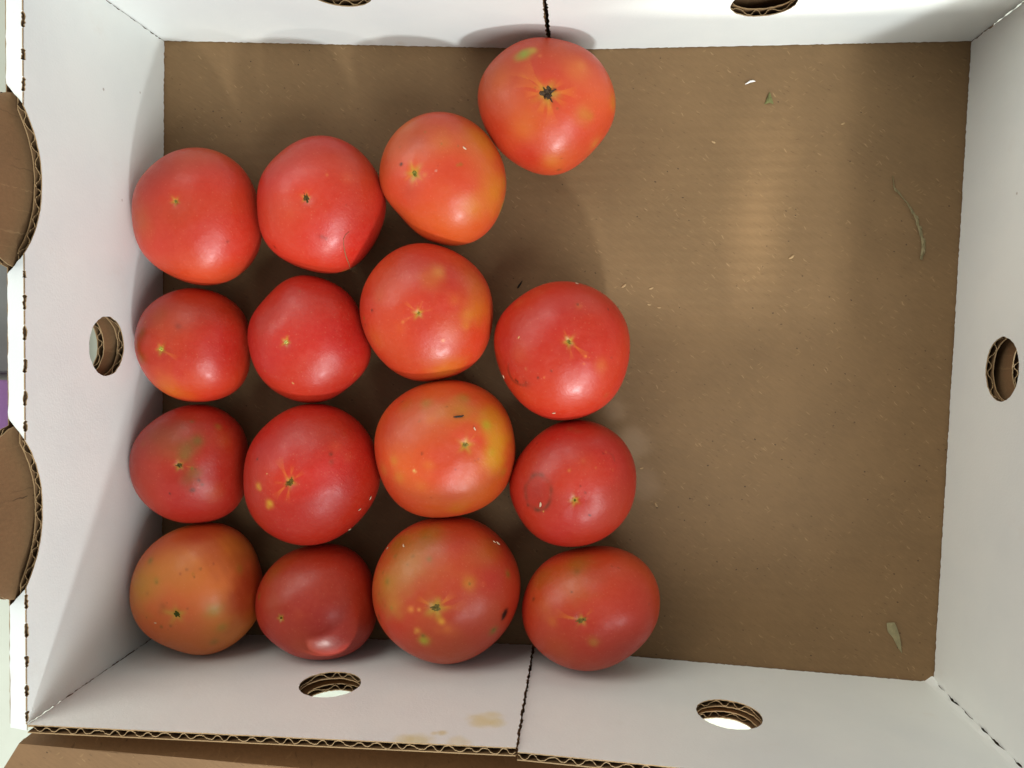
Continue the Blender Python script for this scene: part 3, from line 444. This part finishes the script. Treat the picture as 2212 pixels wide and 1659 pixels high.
TOMATO.append(dict(x=-5.1,y=-68.8,zc=23.96,b=24.70,c=[30.13, 0.55, -0.06, -0.16, 0.92, -0.32, -0.08, 0.14, -0.02, -0.28, 0.09, 0.02, -0.0],pole=[0.046, -0.109, 0.993],base=(186, 42, 38),scar=(1.08,1.10,-20,(72, 72, 28),1.91),
 blobs=[((-15.3, -1.1, 21.6),6.2,(164, 38, 40),0.55),((6.2, 12.7, 22.4),5.8,(194, 62, 46),0.40),((5.1, 14.1, 22.1),1.2,(196, 78, 50),0.50),((-1.0, 27.8, 10.8),1.7,(160, 70, 50),0.60),((2.3, 26.7, 12.8),1.7,(160, 66, 45),0.40),((12.3, 8.6, 22.1),6.7,(190, 52, 42),0.40),((-14.7, 24.5, 2.1),2.5,(180, 80, 66),0.50)],
 rays=[((-0.5, -3.1, 24.6),0.42,0.50),((2.1, -1.8, 24.6),0.50,0.60),((3.1, -7.2, 24.0),0.42,0.35),((0.3, -4.8, 24.5),0.37,0.40)],
 specks=[((-16.3, 20.2, 10.8),0.37,(45, 25, 18)),((14.2, 16.9, 18.3),0.37,(45, 25, 18)),((14.5, 16.6, 18.3),0.33,(50, 25, 20)),((7.9, -10.4, 22.6),0.33,(60, 22, 20)),((8.4, -10.8, 22.4),0.33,(60, 22, 20)),((4.0, 3.0, 24.5),0.33,(130, 35, 30)),((5.8, 0.3, 24.4),0.33,(135, 38, 34)),((6.2, -0.2, 24.3),0.33,(135, 38, 34)),((-1.2, 9.8, 23.6),0.50,(205, 95, 62)),((-20.3, -7.4, 18.0),0.58,(90, 35, 28)),((15.3, 17.6, 17.3),0.33,(225, 120, 90)),((-12.9, -9.4, 21.6),0.29,(222, 160, 120)),((10.7, 11.1, 22.0),0.42,(205, 90, 66)),((18.7, 9.5, 19.0),0.37,(200, 80, 62))],
 rings=[((-15.3, -0.8, 21.6),6.24,8.12,0.92,(112, 46, 38),0.75,0,360),((15.6, 13.6, 19.3),3.95,4.16,0.37,(140, 45, 40),0.40,-10,90)]))
TOMATO.append(dict(x=3.5,y=-128.8,zc=24.70,b=25.46,c=[31.05, 0.22, 0.34, 1.98, 1.58, -0.05, 0.44, -0.07, 0.06, -0.14, -0.18, 0.02, 0.07],pole=[-0.12, 0.058, 0.991],base=(194, 56, 44),scar=(2.57,2.30,15,(88, 76, 40),2.07),
 blobs=[((-6.0, 24.1, 13.5),7.5,(162, 88, 36),0.80),((-23.3, 16.3, 10.1),7.5,(165, 80, 34),0.65),((-8.7, 16.4, 20.2),8.7,(192, 88, 52),0.65),((-5.9, 21.9, 16.4),1.7,(125, 80, 30),0.50),((20.5, 11.8, 19.0),9.5,(188, 46, 40),0.65),((2.9, 20.7, 18.8),5.4,(184, 60, 36),0.50),((1.7, -8.1, 24.6),2.3,(182, 108, 56),0.80),((-17.2, 0.0, 22.2),2.5,(206, 100, 52),0.50),((-20.8, 5.6, 19.5),4.1,(200, 88, 52),0.50),((-14.4, -12.5, 21.2),8.3,(188, 74, 44),0.50),((-26.3, 4.2, 15.3),5.8,(180, 62, 36),0.40),((11.1, -11.5, 21.8),10.4,(182, 50, 42),0.40)],
 rays=[((-16.5, 4.4, 22.0),0.66,0.50),((-12.6, 3.1, 23.6),0.66,0.50),((-7.6, -1.3, 24.9),0.58,0.60),((-2.5, -1.4, 25.4),0.58,0.60),((-4.9, 4.9, 24.9),0.66,0.65),((1.6, 7.4, 24.8),0.58,0.50),((-0.7, 4.8, 25.2),0.58,0.60)],
 specks=[((10.3, 24.2, 14.4),0.29,(45, 25, 18)),((27.1, 7.3, 15.2),0.29,(70, 25, 18)),((-8.4, 13.9, 21.7),0.37,(110, 55, 30)),((13.1, 23.6, 14.4),0.33,(150, 60, 45)),((-26.3, 7.6, 13.8),0.58,(120, 45, 28))],
 rings=[]))
HUSK=[
 (6,(-101.7, -75.8, 33.6),2.1,40),
 (6,(-105.7, -80.5, 38.0),1.6,10),
 (6,(-113.0, -92.0, 30.5),1.8,0),
 (8,(-53.9, 86.0, 45.0),2.1,-35),
 (10,(-49.0, -40.2, 49.5),1.8,-65),
 (11,(-41.7, -95.4, 35.3),1.6,-25),
 (11,(-40.1, -96.4, 34.0),2.4,-25),
 (11,(-83.4, -96.2, 43.3),2.0,-55),
 (11,(-92.8, -99.4, 36.1),1.5,45),
 (13,(-37.2, -17.2, 34.7),1.8,-75),
 (13,(-3.3, 25.9, 33.1),1.8,-40),
 (13,(-13.5, -33.6, 39.8),1.8,30),
 (14,(-19.2, -75.1, 45.7),2.6,75),
 (3,(-200.5, -133.3, 52.3),1.6,8),
 (2,(-218.9, -50.0, 34.5),1.1,-20),
]
NF = 6
def evalf(c, th, fade=1.0):
    r = np.full_like(th, c[0])
    for k in range(1, NF+1): r = r+(c[2*k-1]*np.cos(k*th)+c[2*k]*np.sin(k*th))*(fade if k > 2 else 1.0)
    return r
def spow(x, e): return np.sign(x)*np.abs(x)**e
def surf(t, D):
    th = np.arctan2(D[..., 1], D[..., 0]); sp = np.clip(D[..., 2], -1, 1); cp = np.sqrt(np.maximum(0, 1-sp**2))
    Rr = evalf(t['c'], th, cp**2)*spow(cp, .94); z = t['b']*spow(sp, .94)+t['zc']
    return np.stack([Rr*np.cos(th), Rr*np.sin(th), np.maximum(z, .2)-t['zc']], -1)
def wob(p, seed, freq, n=7):
    r = np.random.RandomState(seed); o = np.zeros(p.shape[:-1])
    for i in range(n):
        k = r.normal(size=3); k = k/np.linalg.norm(k)*freq*r.uniform(.6, 1.7); o += np.sin(p@k+r.uniform(0, 6.28))
    return o/math.sqrt(n)
def frame_of(pole):
    p = np.array(pole, float); p /= np.linalg.norm(p); a = np.array([1., 0, 0]) if abs(p[0]) < .9 else np.array([0, 1., 0])
    x = np.cross(p, a); x /= np.linalg.norm(x); y = np.cross(p, x); return np.stack([x, y, p])
def skin():
    N = Nodes('tomato_skin'); v = N.obj()
    at = N.n('ShaderNodeVertexColor', layer_name='Col')
    col = N.mix(N.ramp(N.noise(v, 420, 4, .6), .35, .75, 0, .05), at.outputs[0], rgba((222, 120, 92)))
    sp = N.n('ShaderNodeTexVoronoi'); N.l(v, sp.inputs['Vector']); sp.inputs['Scale'].default_value = 620
    sep = N.n('ShaderNodeSeparateColor'); N.l(sp.outputs['Color'], sep.inputs[0])
    col = N.mix(N.math('MULTIPLY', N.ramp(sp.outputs['Distance'], .12, .3, .10, 0), N.ramp(sep.outputs[0], .62, .8)), col, rgba((228, 150, 110)))
    N.bump(N.math('ADD', N.math('MULTIPLY', N.noise(v, 95, 4, .6), 1.0), N.math('ADD', N.math('MULTIPLY', N.noise(v, 900, 3), .14), N.math('MULTIPLY', N.noise(N.mapping(N.mapping(v, (1, 1, 1), (.4, .3, .7)), (260, 1500, 600)), 1.0, 3), .16))), .20, .0016)
    m = N.fin(col, .30, .38)
    N.l(N.ramp(N.noise(v, 160, 4), .3, .7, .34, .50), N.b.inputs['Roughness'])
    N.b.inputs['Coat Weight'].default_value = .08; N.b.inputs['Coat Roughness'].default_value = .22
    return m
M_SKIN = skin()
def plain(name, rgb, rough=.6, var=.12, scale=900, spec=.3):
    N = Nodes(name); v = N.obj()
    col = N.mix(N.noise(v, scale, 3), rgba(tuple(x*(1-var) for x in rgb)), rgba(tuple(min(255, x*(1+var)) for x in rgb)))
    return N.fin(col, rough, spec)
NLAT, NLON = 150, 170
lat = (np.linspace(0, 1, NLAT)**1.25)*math.pi
LABELS = ['red tomato against the left end wall, first of its column, small star-shaped scar',
 'small orange-red tomato against the left wall beside the round vent hole',
 'dull red tomato with a brown-green bruise beside its scar, against the left wall',
 'pale orange tan tomato in the near left corner of the box',
 'red tomato with a stray brown root hair over its lower edge',
 'plain red tomato with small square tan scar, between the bruised column and the middle',
 'large red tomato with two yellow spots left of its long dark scar',
 'dark red tomato with a tiny scar beside the near vent hole, base lit',
 'orange tomato with yellow star scar and a brown speck, touching the tomato by the slot',
 'red tomato with orange right flank, thin rays and a tiny black hole at left',
 'large orange and yellow-green tomato carrying a black splinter',
 'largest tomato, blotchy red and olive with green spots and a black hole at right',
 'orange-red tomato by the slot in the far wall, dark stem scar and green patch',
 'round red tomato with small star scar, sprinkled with husks, bare floor at its right',
 'red tomato with a round dark ring mark left of its scar',
 'red-orange tomato with elongated scar touching the near wall beside the seam']
for ti, t in enumerate(TOMATO):
    root = empty('tomato', (t['x'], t['y'], 0.2))
    tag(root, LABELS[ti], 'tomato', 'tomatoes lying blossom end up in the box')
    F3 = frame_of(t['pole'])
    lon = np.arange(NLON)/NLON*2*math.pi
    g = np.stack(np.meshgrid(lat[1:-1], lon, indexing='ij'), -1)
    L3 = np.stack([np.sin(g[..., 0])*np.cos(g[..., 1]), np.sin(g[..., 0])*np.sin(g[..., 1]), np.cos(g[..., 0])], -1).reshape(-1, 3)
    L3 = np.concatenate([L3, [[0, 0, 1]], [[0, 0, -1]]])
    Dd = L3@F3
    p = surf(t, Dd)
    # low lobes fanning out from the scar and soft unevenness
    az = np.arctan2(L3[:, 1], L3[:, 0]); pol = np.arccos(np.clip(L3[:, 2], -1, 1))
    rr = np.random.RandomState(100+ti)
    lob = sum(rr.uniform(.1, .5)*np.cos(k*az+rr.uniform(0, 6.28)) for k in (3, 4, 5, 6, 7))
    nrm = p/np.linalg.norm(p, axis=1, keepdims=True)
    env = np.sin(np.clip(pol*1.6, 0, math.pi))
    p = p+nrm*((lob*.20)*env)[:, None]+nrm*(.22*wob(p, ti+5, .13))[:, None]
    scp_ = p[-2].copy()
    ds = np.linalg.norm(p-scp_, axis=1)
    p = p-nrm*(.7*np.exp(-(ds/6.0)**2)+.75*np.exp(-(ds/(t['scar'][0]*.9+.5))**2))[:, None]
    p[:, 2] = np.maximum(p[:, 2], .2-t['zc'])
    # skin colours
    base = np.array(lin(t['base'])); col = np.tile(base, (len(p), 1))
    var = wob(p, ti+50, .11)
    col *= (1+.07*var)[:, None]
    col[:, 1] *= (1+.22*np.clip(wob(p, ti+80, .16), -1, 1.5))
    wv = wob(p, ti+20, .32); wv2 = wob(p, ti+30, .9)
    for q, r_, c, st in t['blobs']:
        d = np.linalg.norm(p-np.array(q), axis=1)*(1+.13*wv+.08*wv2)
        k = np.clip(st*np.exp(-(d/r_)**2*1.1)*1.08, 0, 1)
        col += (np.array(lin(c))-col)*k[:, None]
    for q, r_, rz, wd, c, st, a0_, a1_ in t['rings']:
        dv = p-np.array(q); a = np.degrees(np.arctan2(dv[:, 1], dv[:, 0])); up = dv[:, 2]
        rho = np.sqrt((dv[:, 0]/r_)**2+(dv[:, 1]/rz)**2+(up/max(r_, rz)*.55)**2)
        span = ((a-a0_) % 360) <= (a1_-a0_)
        k = np.clip(.95*st*np.exp(-(((rho-1)*r_)/wd)**2)*(1+.45*wv2+.3*wv), 0, 1)*span*(p[:, 2] > -5)
        col += (np.array(lin(c))-col)*k[:, None]
    ray_c = np.array(lin((232, 132, 62)))
    for q, wd, st in t['rays']:
        e = np.array(q)-scp_; Le = np.linalg.norm(e); e = e/Le
        dv = p-scp_; al = dv@e; tt = np.clip(al/Le, 0, 1); dist = np.linalg.norm(dv-np.outer(al, e), axis=1)
        dist = np.sqrt(np.maximum(0, dist**2-(.018*al*al)**2))
        k = .8*st*np.exp(-(dist/(wd*.72*(1.15-.6*tt)))**2)*(1-tt)**.9*(al > 0)*(al < Le)*(1+.2*wv2)
        k = np.clip(k, 0, 1); col += (ray_c-col)*k[:, None]
    ssz, sel_, sang, scol, halo = t['scar']
    k = np.clip(.9*np.exp(-(ds*(1+.2*np.cos(5*az+ti)+.1*wv2)/halo)**2*1.3), 0, 1); col += (np.array(lin((188, 146, 66)))-col)*k[:, None]
    for q, r_, c in t['specks']:
        d = np.linalg.norm(p-np.array(q), axis=1)*(1+.25*wv2)
        k = np.clip(1.25*np.exp(-(d/(r_*1.05))**2), 0, 1)*.9; col += (np.array(lin(c))-col)*k[:, None]
    gr = col[:, 1]/np.maximum(col[:, 0], 1e-4)
    col = np.stack([col[:, 0]*.83, col[:, 1]*(.94+.06*np.clip((gr-.08)/.2, 0, 1)), col[:, 2]*.44], 1)
    # mesh
    me = bpy.data.meshes.new('skin'); n1 = NLAT-2
    idx = np.arange(n1*NLON).reshape(n1, NLON); nx = np.roll(idx, -1, 1)
    quads = np.stack([idx[:-1], idx[1:], nx[1:], nx[:-1]], -1).reshape(-1, 4)
    top_, bot_ = n1*NLON, n1*NLON+1
    faces = quads.tolist()+[[top_, int(a), int(b)] for a, b in zip(idx[0], nx[0])]+[[bot_, int(b), int(a)] for a, b in zip(idx[-1], nx[-1])]
    P3 = p+np.array([0, 0, t['zc']-.2])
    me.from_pydata((P3*S).tolist(), [], faces); me.materials.append(M_SKIN)
    me.polygons.foreach_set('use_smooth', [True]*len(me.polygons))
    ca = me.color_attributes.new('Col', 'FLOAT_COLOR', 'POINT')
    ca.data.foreach_set('color', np.concatenate([np.clip(col, 0, 1), np.ones((len(col), 1))], 1).astype(np.float32).ravel())
    me.update()
    sk = bpy.data.objects.new('skin', me); C.objects.link(sk); sk.parent = root
    # dried blossom scar: a rough crust set into the tip
    r2 = random.Random(300+ti); nS = 22; ca_, sa_ = math.cos(math.radians(sang)), math.sin(math.radians(sang))
    nn = nrm[-2]; ex = np.array([1., 0, 0])-nn*nn[0]; ex /= np.linalg.norm(ex); ey = np.cross(nn, ex)
    rad = []
    pr = r2.uniform(0, 6)
    for i in range(nS):
        a = 2*math.pi*i/nS; rad.append(ssz*.68*(1+.12*math.cos(5*a+pr)+.12*math.cos(3*a+2*pr)+r2.uniform(-.34, .34)))
    Vs = []; Fs = []; cz = p[-2]+nn*.15
    def conf(x, y, lift):
        X = (x*sel_**.5)*ca_-(y/sel_**.5)*sa_; Y = (x*sel_**.5)*sa_+(y/sel_**.5)*ca_
        q = p[-2]+ex*X+ey*Y
        j = np.argmin(np.sum((p-q)**2, 1)); q = q+nn*np.dot(p[j]-q, nn)
        return q+nn*lift+np.array([t['x'], t['y'], t['zc']])
    Vs.append(conf(0, 0, .15))
    for ring, sc_ in ((1, .45), (2, .8), (3, 1.0)):
        for i in range(nS):
            a = 2*math.pi*i/nS; Vs.append(conf(rad[i]*sc_*math.cos(a), rad[i]*sc_*math.sin(a), r2.uniform(-.1, .6) if ring < 3 else -.1))
    for i in range(nS):
        j = (i+1) % nS; Fs.append([0, 1+i, 1+j])
        for q in (0, 1): Fs.append([1+q*nS+i, 1+(q+1)*nS+i, 1+(q+1)*nS+j, 1+q*nS+j])
    mesh_obj('blossom_scar', Vs, Fs, plain('scar_%d' % ti, tuple(min(255, x*1.2) for x in scol), .85, .6, 1300, .1), root)
    if ti == 12:   # remains of the dried stem on the tomato by the slot
        for (dx, dy, ln) in ((1.6, 2.2, 2.6), (2.6, -1.9, 3.0), (.3, -2.6, 1.6), (-2.2, 1.0, 1.4)):
            u_ = np.array([dx, dy]); u_ = u_/np.linalg.norm(u_); Vq = []; Fq = []
            for i in range(5):
                f_ = i/4; c_ = conf(u_[0]*(1+ln*f_*1.25), u_[1]*(1+ln*f_*1.25), .5)
                for k_ in range(6):
                    a = k_/6*2*math.pi; rr_ = .48*(1-.35*f_)*(1+r2.uniform(-.2, .2)); Vq.append(c_+ey*0+np.array([-u_[1], u_[0], 0])*rr_*math.cos(a)+np.array([0, 0, 1])*rr_*math.sin(a))
            for i in range(4):
                for k_ in range(6): Fq.append([i*6+k_, i*6+(k_+1) % 6, i*6+6+(k_+1) % 6, i*6+6+k_])
            Fq.append([24+k_ for k_ in range(6)])
            mesh_obj('sepal_stub', Vq, Fq, plain('dry_sepal', (58, 44, 34), .9, .3), root)
# ------------------------------------------------------------------ loose bits
M_HUSK = plain('husk', (200, 176, 146), .6, .14, 500); M_CHIP = plain('straw_chip', (170, 140, 100), .7, .14, 500)
def husk(loc, nrm_, ang, ln, label, group, mat=None):
    r = random.Random(int(loc[0]*10+loc[1])); n = Vector(nrm_).normalized(); ex = Vector((math.cos(math.radians(ang)), math.sin(math.radians(ang)), 0)); ex = (ex-n*ex.dot(n)).normalized(); ey = n.cross(ex)
    V = []; Fc = []; wdt = ln*.20; c = Vector(loc)+n*(wdt*.45)
    for i in range(9):
        f = i/8*2-1; rad_ = wdt*math.sqrt(max(0.02, 1-abs(f)**2.2))
        for k in range(7):
            a = k/7*2*math.pi; V.append(c+ex*(f*ln/2)+ey*(rad_*math.cos(a)+.12*ln*f*f*.6)+n*(rad_*.55*math.sin(a)*(1+r.uniform(-.1, .1))))
    for i in range(8):
        for k in range(7): Fc.append([i*7+k, i*7+(k+1) % 7, i*7+7+(k+1) % 7, i*7+7+k])
    Fc += [[6-k for k in range(7)], [56+k for k in range(7)]]
    o = mesh_obj('grain_husk', V, Fc, mat or M_HUSK, None, None, True); tag(o, label, 'husk', group); return o
HL = ['pale husk pair low on the right side of the tomato with two yellow spots', 'small husk below the pair on the tomato with two yellow spots', 'husk clinging at the lower right edge of the two-yellow-spot tomato', 'pale husk on top of the orange star-scar tomato', 'pale husk just above the scar of the yellow-green tomato', 'short white husk on the largest blotchy tomato, upper right', 'long curved white husk on the largest blotchy tomato, upper right', 'grey husk on the upper left of the largest blotchy tomato', 'white husk at the upper left rim of the largest blotchy tomato', 'pale husk on the left rim of the husk-sprinkled tomato', 'pale husk on the far rim of the husk-sprinkled tomato', 'pale husk on the near rim of the husk-sprinkled tomato', 'pale husk inside the round ring mark on a red tomato', 'tiny white husk left of the scar on the tan corner tomato', 'tiny husk on the left rim of the bruised tomato']
for i, (ti, loc, ln, ang) in enumerate(HUSK):
    t = TOMATO[ti]; nv = np.array([(loc[0]-t['x'])/t['c'][0]**2, (loc[1]-t['y'])/t['c'][0]**2, (loc[2]-t['zc'])/t['b']**2])
    husk(loc, nv, ang, ln, HL[i], 'husks on the tomatoes')
for i, (x, y, ln, ang, lb) in enumerate(((20, 26.9, 3.0, 40, 'pale chip on the floor above the husk-sprinkled tomato'), (33.5, 25.6, 2.4, 20, 'pale chip on the floor, second right of the husk-sprinkled tomato'), (32.5, 17.5, 2.0, -10, 'small chip lying on the floor right of the husk-sprinkled tomato'), (37.5, 16.0, 1.9, 0, 'tiny rightmost chip on the floor beside the husk-sprinkled tomato'), (36.8, -83.5, 2.6, -60, 'pale chip on the floor right of the ring-marked tomato'), (29.5, -65.0, 1.9, 15, 'tiny pale chip on the dusty patch beside the ring-marked tomato'), (101.5, 40.5, 3.2, 35, 'pale straw chip lying in the middle of the bare floor'), (63, 97, 2.4, -30, 'pale chip on the far part of the bare floor'), (124.5, 104.5, 2.2, 20, 'pale chip on the far right of the bare floor'))):
    husk((x, y, -.1), (0, 0, 1), ang, ln, lb, 'chips on the box floor', M_CHIP)
def ribbon(name, pts, widths, z, mat, label, cat, th=.35, curl=0.0):
    V = []; Fc = []; n = len(pts)
    for i, p in enumerate(pts):
        a = Vector(pts[max(0, i-1)][:2]); b = Vector(pts[min(n-1, i+1)][:2]); t_ = (b-a).normalized(); nn = Vector((-t_.y, t_.x)); z_ = p[2] if len(p) > 2 else z
        for s_, zz in ((-1, 0), (0, th), (1, 0), (0, -th*.3)):
            q = Vector(p[:2])+nn*s_*widths[i]; V.append((q.x, q.y, z_+zz+curl*abs(s_)))
    for i in range(n-1):
        for k in range(4): Fc.append([4*i+k, 4*i+(k+1) % 4, 4*i+4+(k+1) % 4, 4*i+4+k])
    Fc += [[3, 2, 1, 0], [4*n-4, 4*n-3, 4*n-2, 4*n-1]]
    return tag(mesh_obj(name, V, Fc, mat), label, cat)
tw = [(148.2, 79.1), (148.8, 75.3), (149.0, 73.6), (151.3, 71.0), (153.1, 68.6), (155.4, 66.0), (157.2, 63.1), (158.9, 60.2), (160.1, 57.8), (160.7, 55.2), (161.8, 52.6), (162.6, 49.4), (163.3, 47.1), (163.5, 44.2), (162.9, 41.3), (162.8, 38.7)]
M_TWIG = plain('dry_stem', (134, 124, 90), .7, .15, 300)
twig = ribbon('dry_sprig', tw, [.12, .15, .35, .5, .3, .35, .55, .5, .7, .55, .8, .6, .85, .9, .75, .35], .45, M_TWIG, 'thin curved dry grey-green sprig on the bare floor near the right wall', 'sprig', .6)
for k in (2, 6, 7, 8, 9, 10, 11, 12, 13, 14):
    x, y = tw[k]; a = Vector((tw[min(15, k+1)][0]-x, tw[min(15, k+1)][1]-y)).normalized(); sd = 1 if k % 2 else -1; nn = Vector((-a.y, a.x))*sd
    ptsq = [(x, y, .6), (x+a.x*1.0+nn.x*.5, y+a.y*1.0+nn.y*.5, 1.0), (x+a.x*2.6+nn.x*.9, y+a.y*2.6+nn.y*.9, .7)]
    V = []
    for (qx, qy, qz), wd in zip(ptsq, (.1, .5, .05)):
        V += [(qx-nn.x*wd, qy-nn.y*wd, qz), (qx, qy, qz+.35), (qx+nn.x*wd, qy+nn.y*wd, qz)]
    mesh_obj('scale_leaf', V, [[0, 3, 4, 1], [1, 4, 5, 2], [3, 6, 7, 4], [4, 7, 8, 5]], M_TWIG, twig)
# leaf fragment
M_LEAF = plain('dry_leaf', (138, 130, 96), .65, .16, 260)
lp = [(150.7, -140.6, .8), (152.2, -140.2, 1.3), (154.4, -140.2, 1.0), (155.6, -142.5, .7), (156.9, -146.5, .8), (157.6, -150.5, 1.2), (158.6, -155.9, .3), (156.6, -153.2, .5), (154.2, -148.4, .4), (151.6, -145.2, .3), (151.0, -143.0, .5)]
mid = [(152.8, -141.8, 1.7), (154.6, -145.6, 1.6), (156.4, -149.8, 1.5), (157.6, -153.2, 1.0)]
Lv = lp+mid; Lf = [[0, 1, 11], [1, 2, 11], [2, 3, 11], [3, 4, 12, 11], [4, 5, 13, 12], [5, 6, 14, 13], [6, 7, 14], [7, 8, 13, 14], [8, 9, 12, 13], [9, 10, 11, 12], [10, 0, 11]]
nL = len(Lv); rim_e = [[i, (i+1) % 11, (i+1) % 11+nL, i+nL] for i in range(11)]
tag(mesh_obj('leaf_fragment', Lv+[(x, y, z-.25) for x, y, z in Lv], Lf+[[i+nL for i in f[::-1]] for f in Lf]+rim_e, M_LEAF), 'pale green pointed leaf fragment on the floor in the near right corner', 'leaf')
# small green leaf bit, white sliver, dark splinters, root hair
M_GREEN = plain('green_bit', (104, 104, 62), .7, .3, 700)
gv = [(87.2, 114.6, .15), (89.4, 115.2, .9), (91.6, 114.6, .2), (90.4, 118.2, .5), (89.6, 120.6, .2), (88.4, 117.6, .7), (89.2, 117, 1.2)]
gf = [[0, 1, 6], [1, 2, 6], [2, 3, 6], [3, 4, 6], [4, 5, 6], [5, 0, 6]]
tag(mesh_obj('leaf_bit', gv+[(x, y, z-.2) for x, y, z in gv], gf+[[i+7 for i in f[::-1]] for f in gf]+[[i, (i+1) % 6, (i+1) % 6+7, i+7] for i in range(6)], M_GREEN), 'tiny triangular green leaf bit on the bright far part of the floor', 'leaf')
ribbon('paper_sliver', [(77.8, 124.4), (79.0, 125.0), (80.2, 125.7), (81.6, 125.9), (82.6, 125.7)], [.1, .4, .5, .45, .15], .5, plain('white_sliver', (236, 234, 228), .5, .02), 'tiny curled white paper sliver on the far part of the floor', 'sliver', .4)
M_DARK = plain('dark_splinter', (40, 38, 32), .7, .3)
ribbon('wood_splinter', [(-33.6, 26.2), (-32.6, 27.6), (-31.8, 28.8), (-31.2, 29.9)], [.35, .5, .35, .12], .1, M_DARK, 'thin dark splinter on the floor left of the husk-sprinkled tomato', 'splinter', .5)
ribbon('wood_splinter', [(-58.4, -34.8, 50.9), (-57.2, -34.7, 50.6), (-56.0, -34.6, 50.2), (-54.6, -34.5, 49.8), (-53.8, -34.0, 49.3)], [.18, .42, .45, .4, .12], 0, M_DARK, 'black splinter lying on the yellow-green tomato', 'splinter', .45)
ribbon('root_hair', [(-107.9, 49.8, 42.6), (-109.7, 48.1, 43.0), (-110.7, 46.1, 42.5), (-111.0, 44.3, 41.5), (-111.2, 42.2, 39.8), (-111.4, 39.9, 37.5), (-111.5, 37.9, 34.5), (-111.8, 36.1, 30.5), (-113.0, 34.7, 25.0), (-114.4, 33.8, 18.0), (-114.1, 33.4, 14.0)], [.08, .10, .12, .16, .20, .24, .26, .26, .22, .16, .10], 0, plain('root_hair', (132, 92, 60), .8, .15), 'thin brown root hair draped over the edge of a red tomato', 'root', .2)
# ------------------------------------------------------------------ what shows outside the box
N = Nodes('table_cloth'); v = N.obj()
tm_ = N.fin(N.mix(N.noise(v, 4, 3), rgba((196, 202, 184)), rgba((208, 212, 198))), .7, .2); N.bump(N.noise(v, 18, 4), .4, .006)
k = 24; TV = []; TF = []
for i in range(k+1):
    for j in range(k+1): TV.append((-1400+2800*i/k, -1400+2800*j/k, -T_B-1.5+rnd.uniform(-.4, .4)))
for i in range(k):
    for j in range(k): TF.append([i*(k+1)+j, (i+1)*(k+1)+j, (i+1)*(k+1)+j+1, i*(k+1)+j+1])
tb = mesh_obj('table_top', TV, TF, tm_, None, None, True); tb['kind'] = 'structure'
def rounded(name, cx, cy, hx, hy, z0, z1, rad_, mat, parent=None, taper=.92):
    V = []; Fc = []; ring = []
    for (sx, sy, a0_) in ((1, 1, 0), (-1, 1, 90), (-1, -1, 180), (1, -1, 270)):
        for q in range(7):
            a = math.radians(a0_+q*15); ring.append((sx*(hx-rad_)+rad_*math.cos(a), sy*(hy-rad_)+rad_*math.sin(a)))
    n = len(ring)
    for z, s_ in ((z0, taper), (z1-2, 1.0), (z1-.6, .995), (z1, .975)):
        V += [(cx+x*s_, cy+y*s_, z) for x, y in ring]
    for q in range(3):
        for i in range(n): Fc.append([q*n+i, q*n+(i+1) % n, q*n+n+(i+1) % n, q*n+n+i])
    Fc.append(list(range(3*n, 4*n))); Fc.append(list(range(n-1, -1, -1)))
    return mesh_obj(name, V, Fc, mat, parent)
tub = empty('purple_tub', (-330, -38, -5)); tag(tub, 'purple tub left of the box, at the picture edge', 'tub')
rounded('tub_body', -330, -38, 60, 17, -4.6, 40, 10, plain('purple_plastic', (120, 78, 128), .45, .05), tub)
rounded('tub_rim', -330, -38, 61.5, 18.5, 40.2, 44, 11, plain('pale_purple_rim', (136, 96, 146), .45, .05), tub, 1.0)
gb = rounded('grey_board', -420, 40, 150, 58, -4.5, 3, 4, plain('grey_board', (120, 122, 118), .6, .1, 60)); tag(gb, 'grey board lying on the table left of the box rim', 'board')
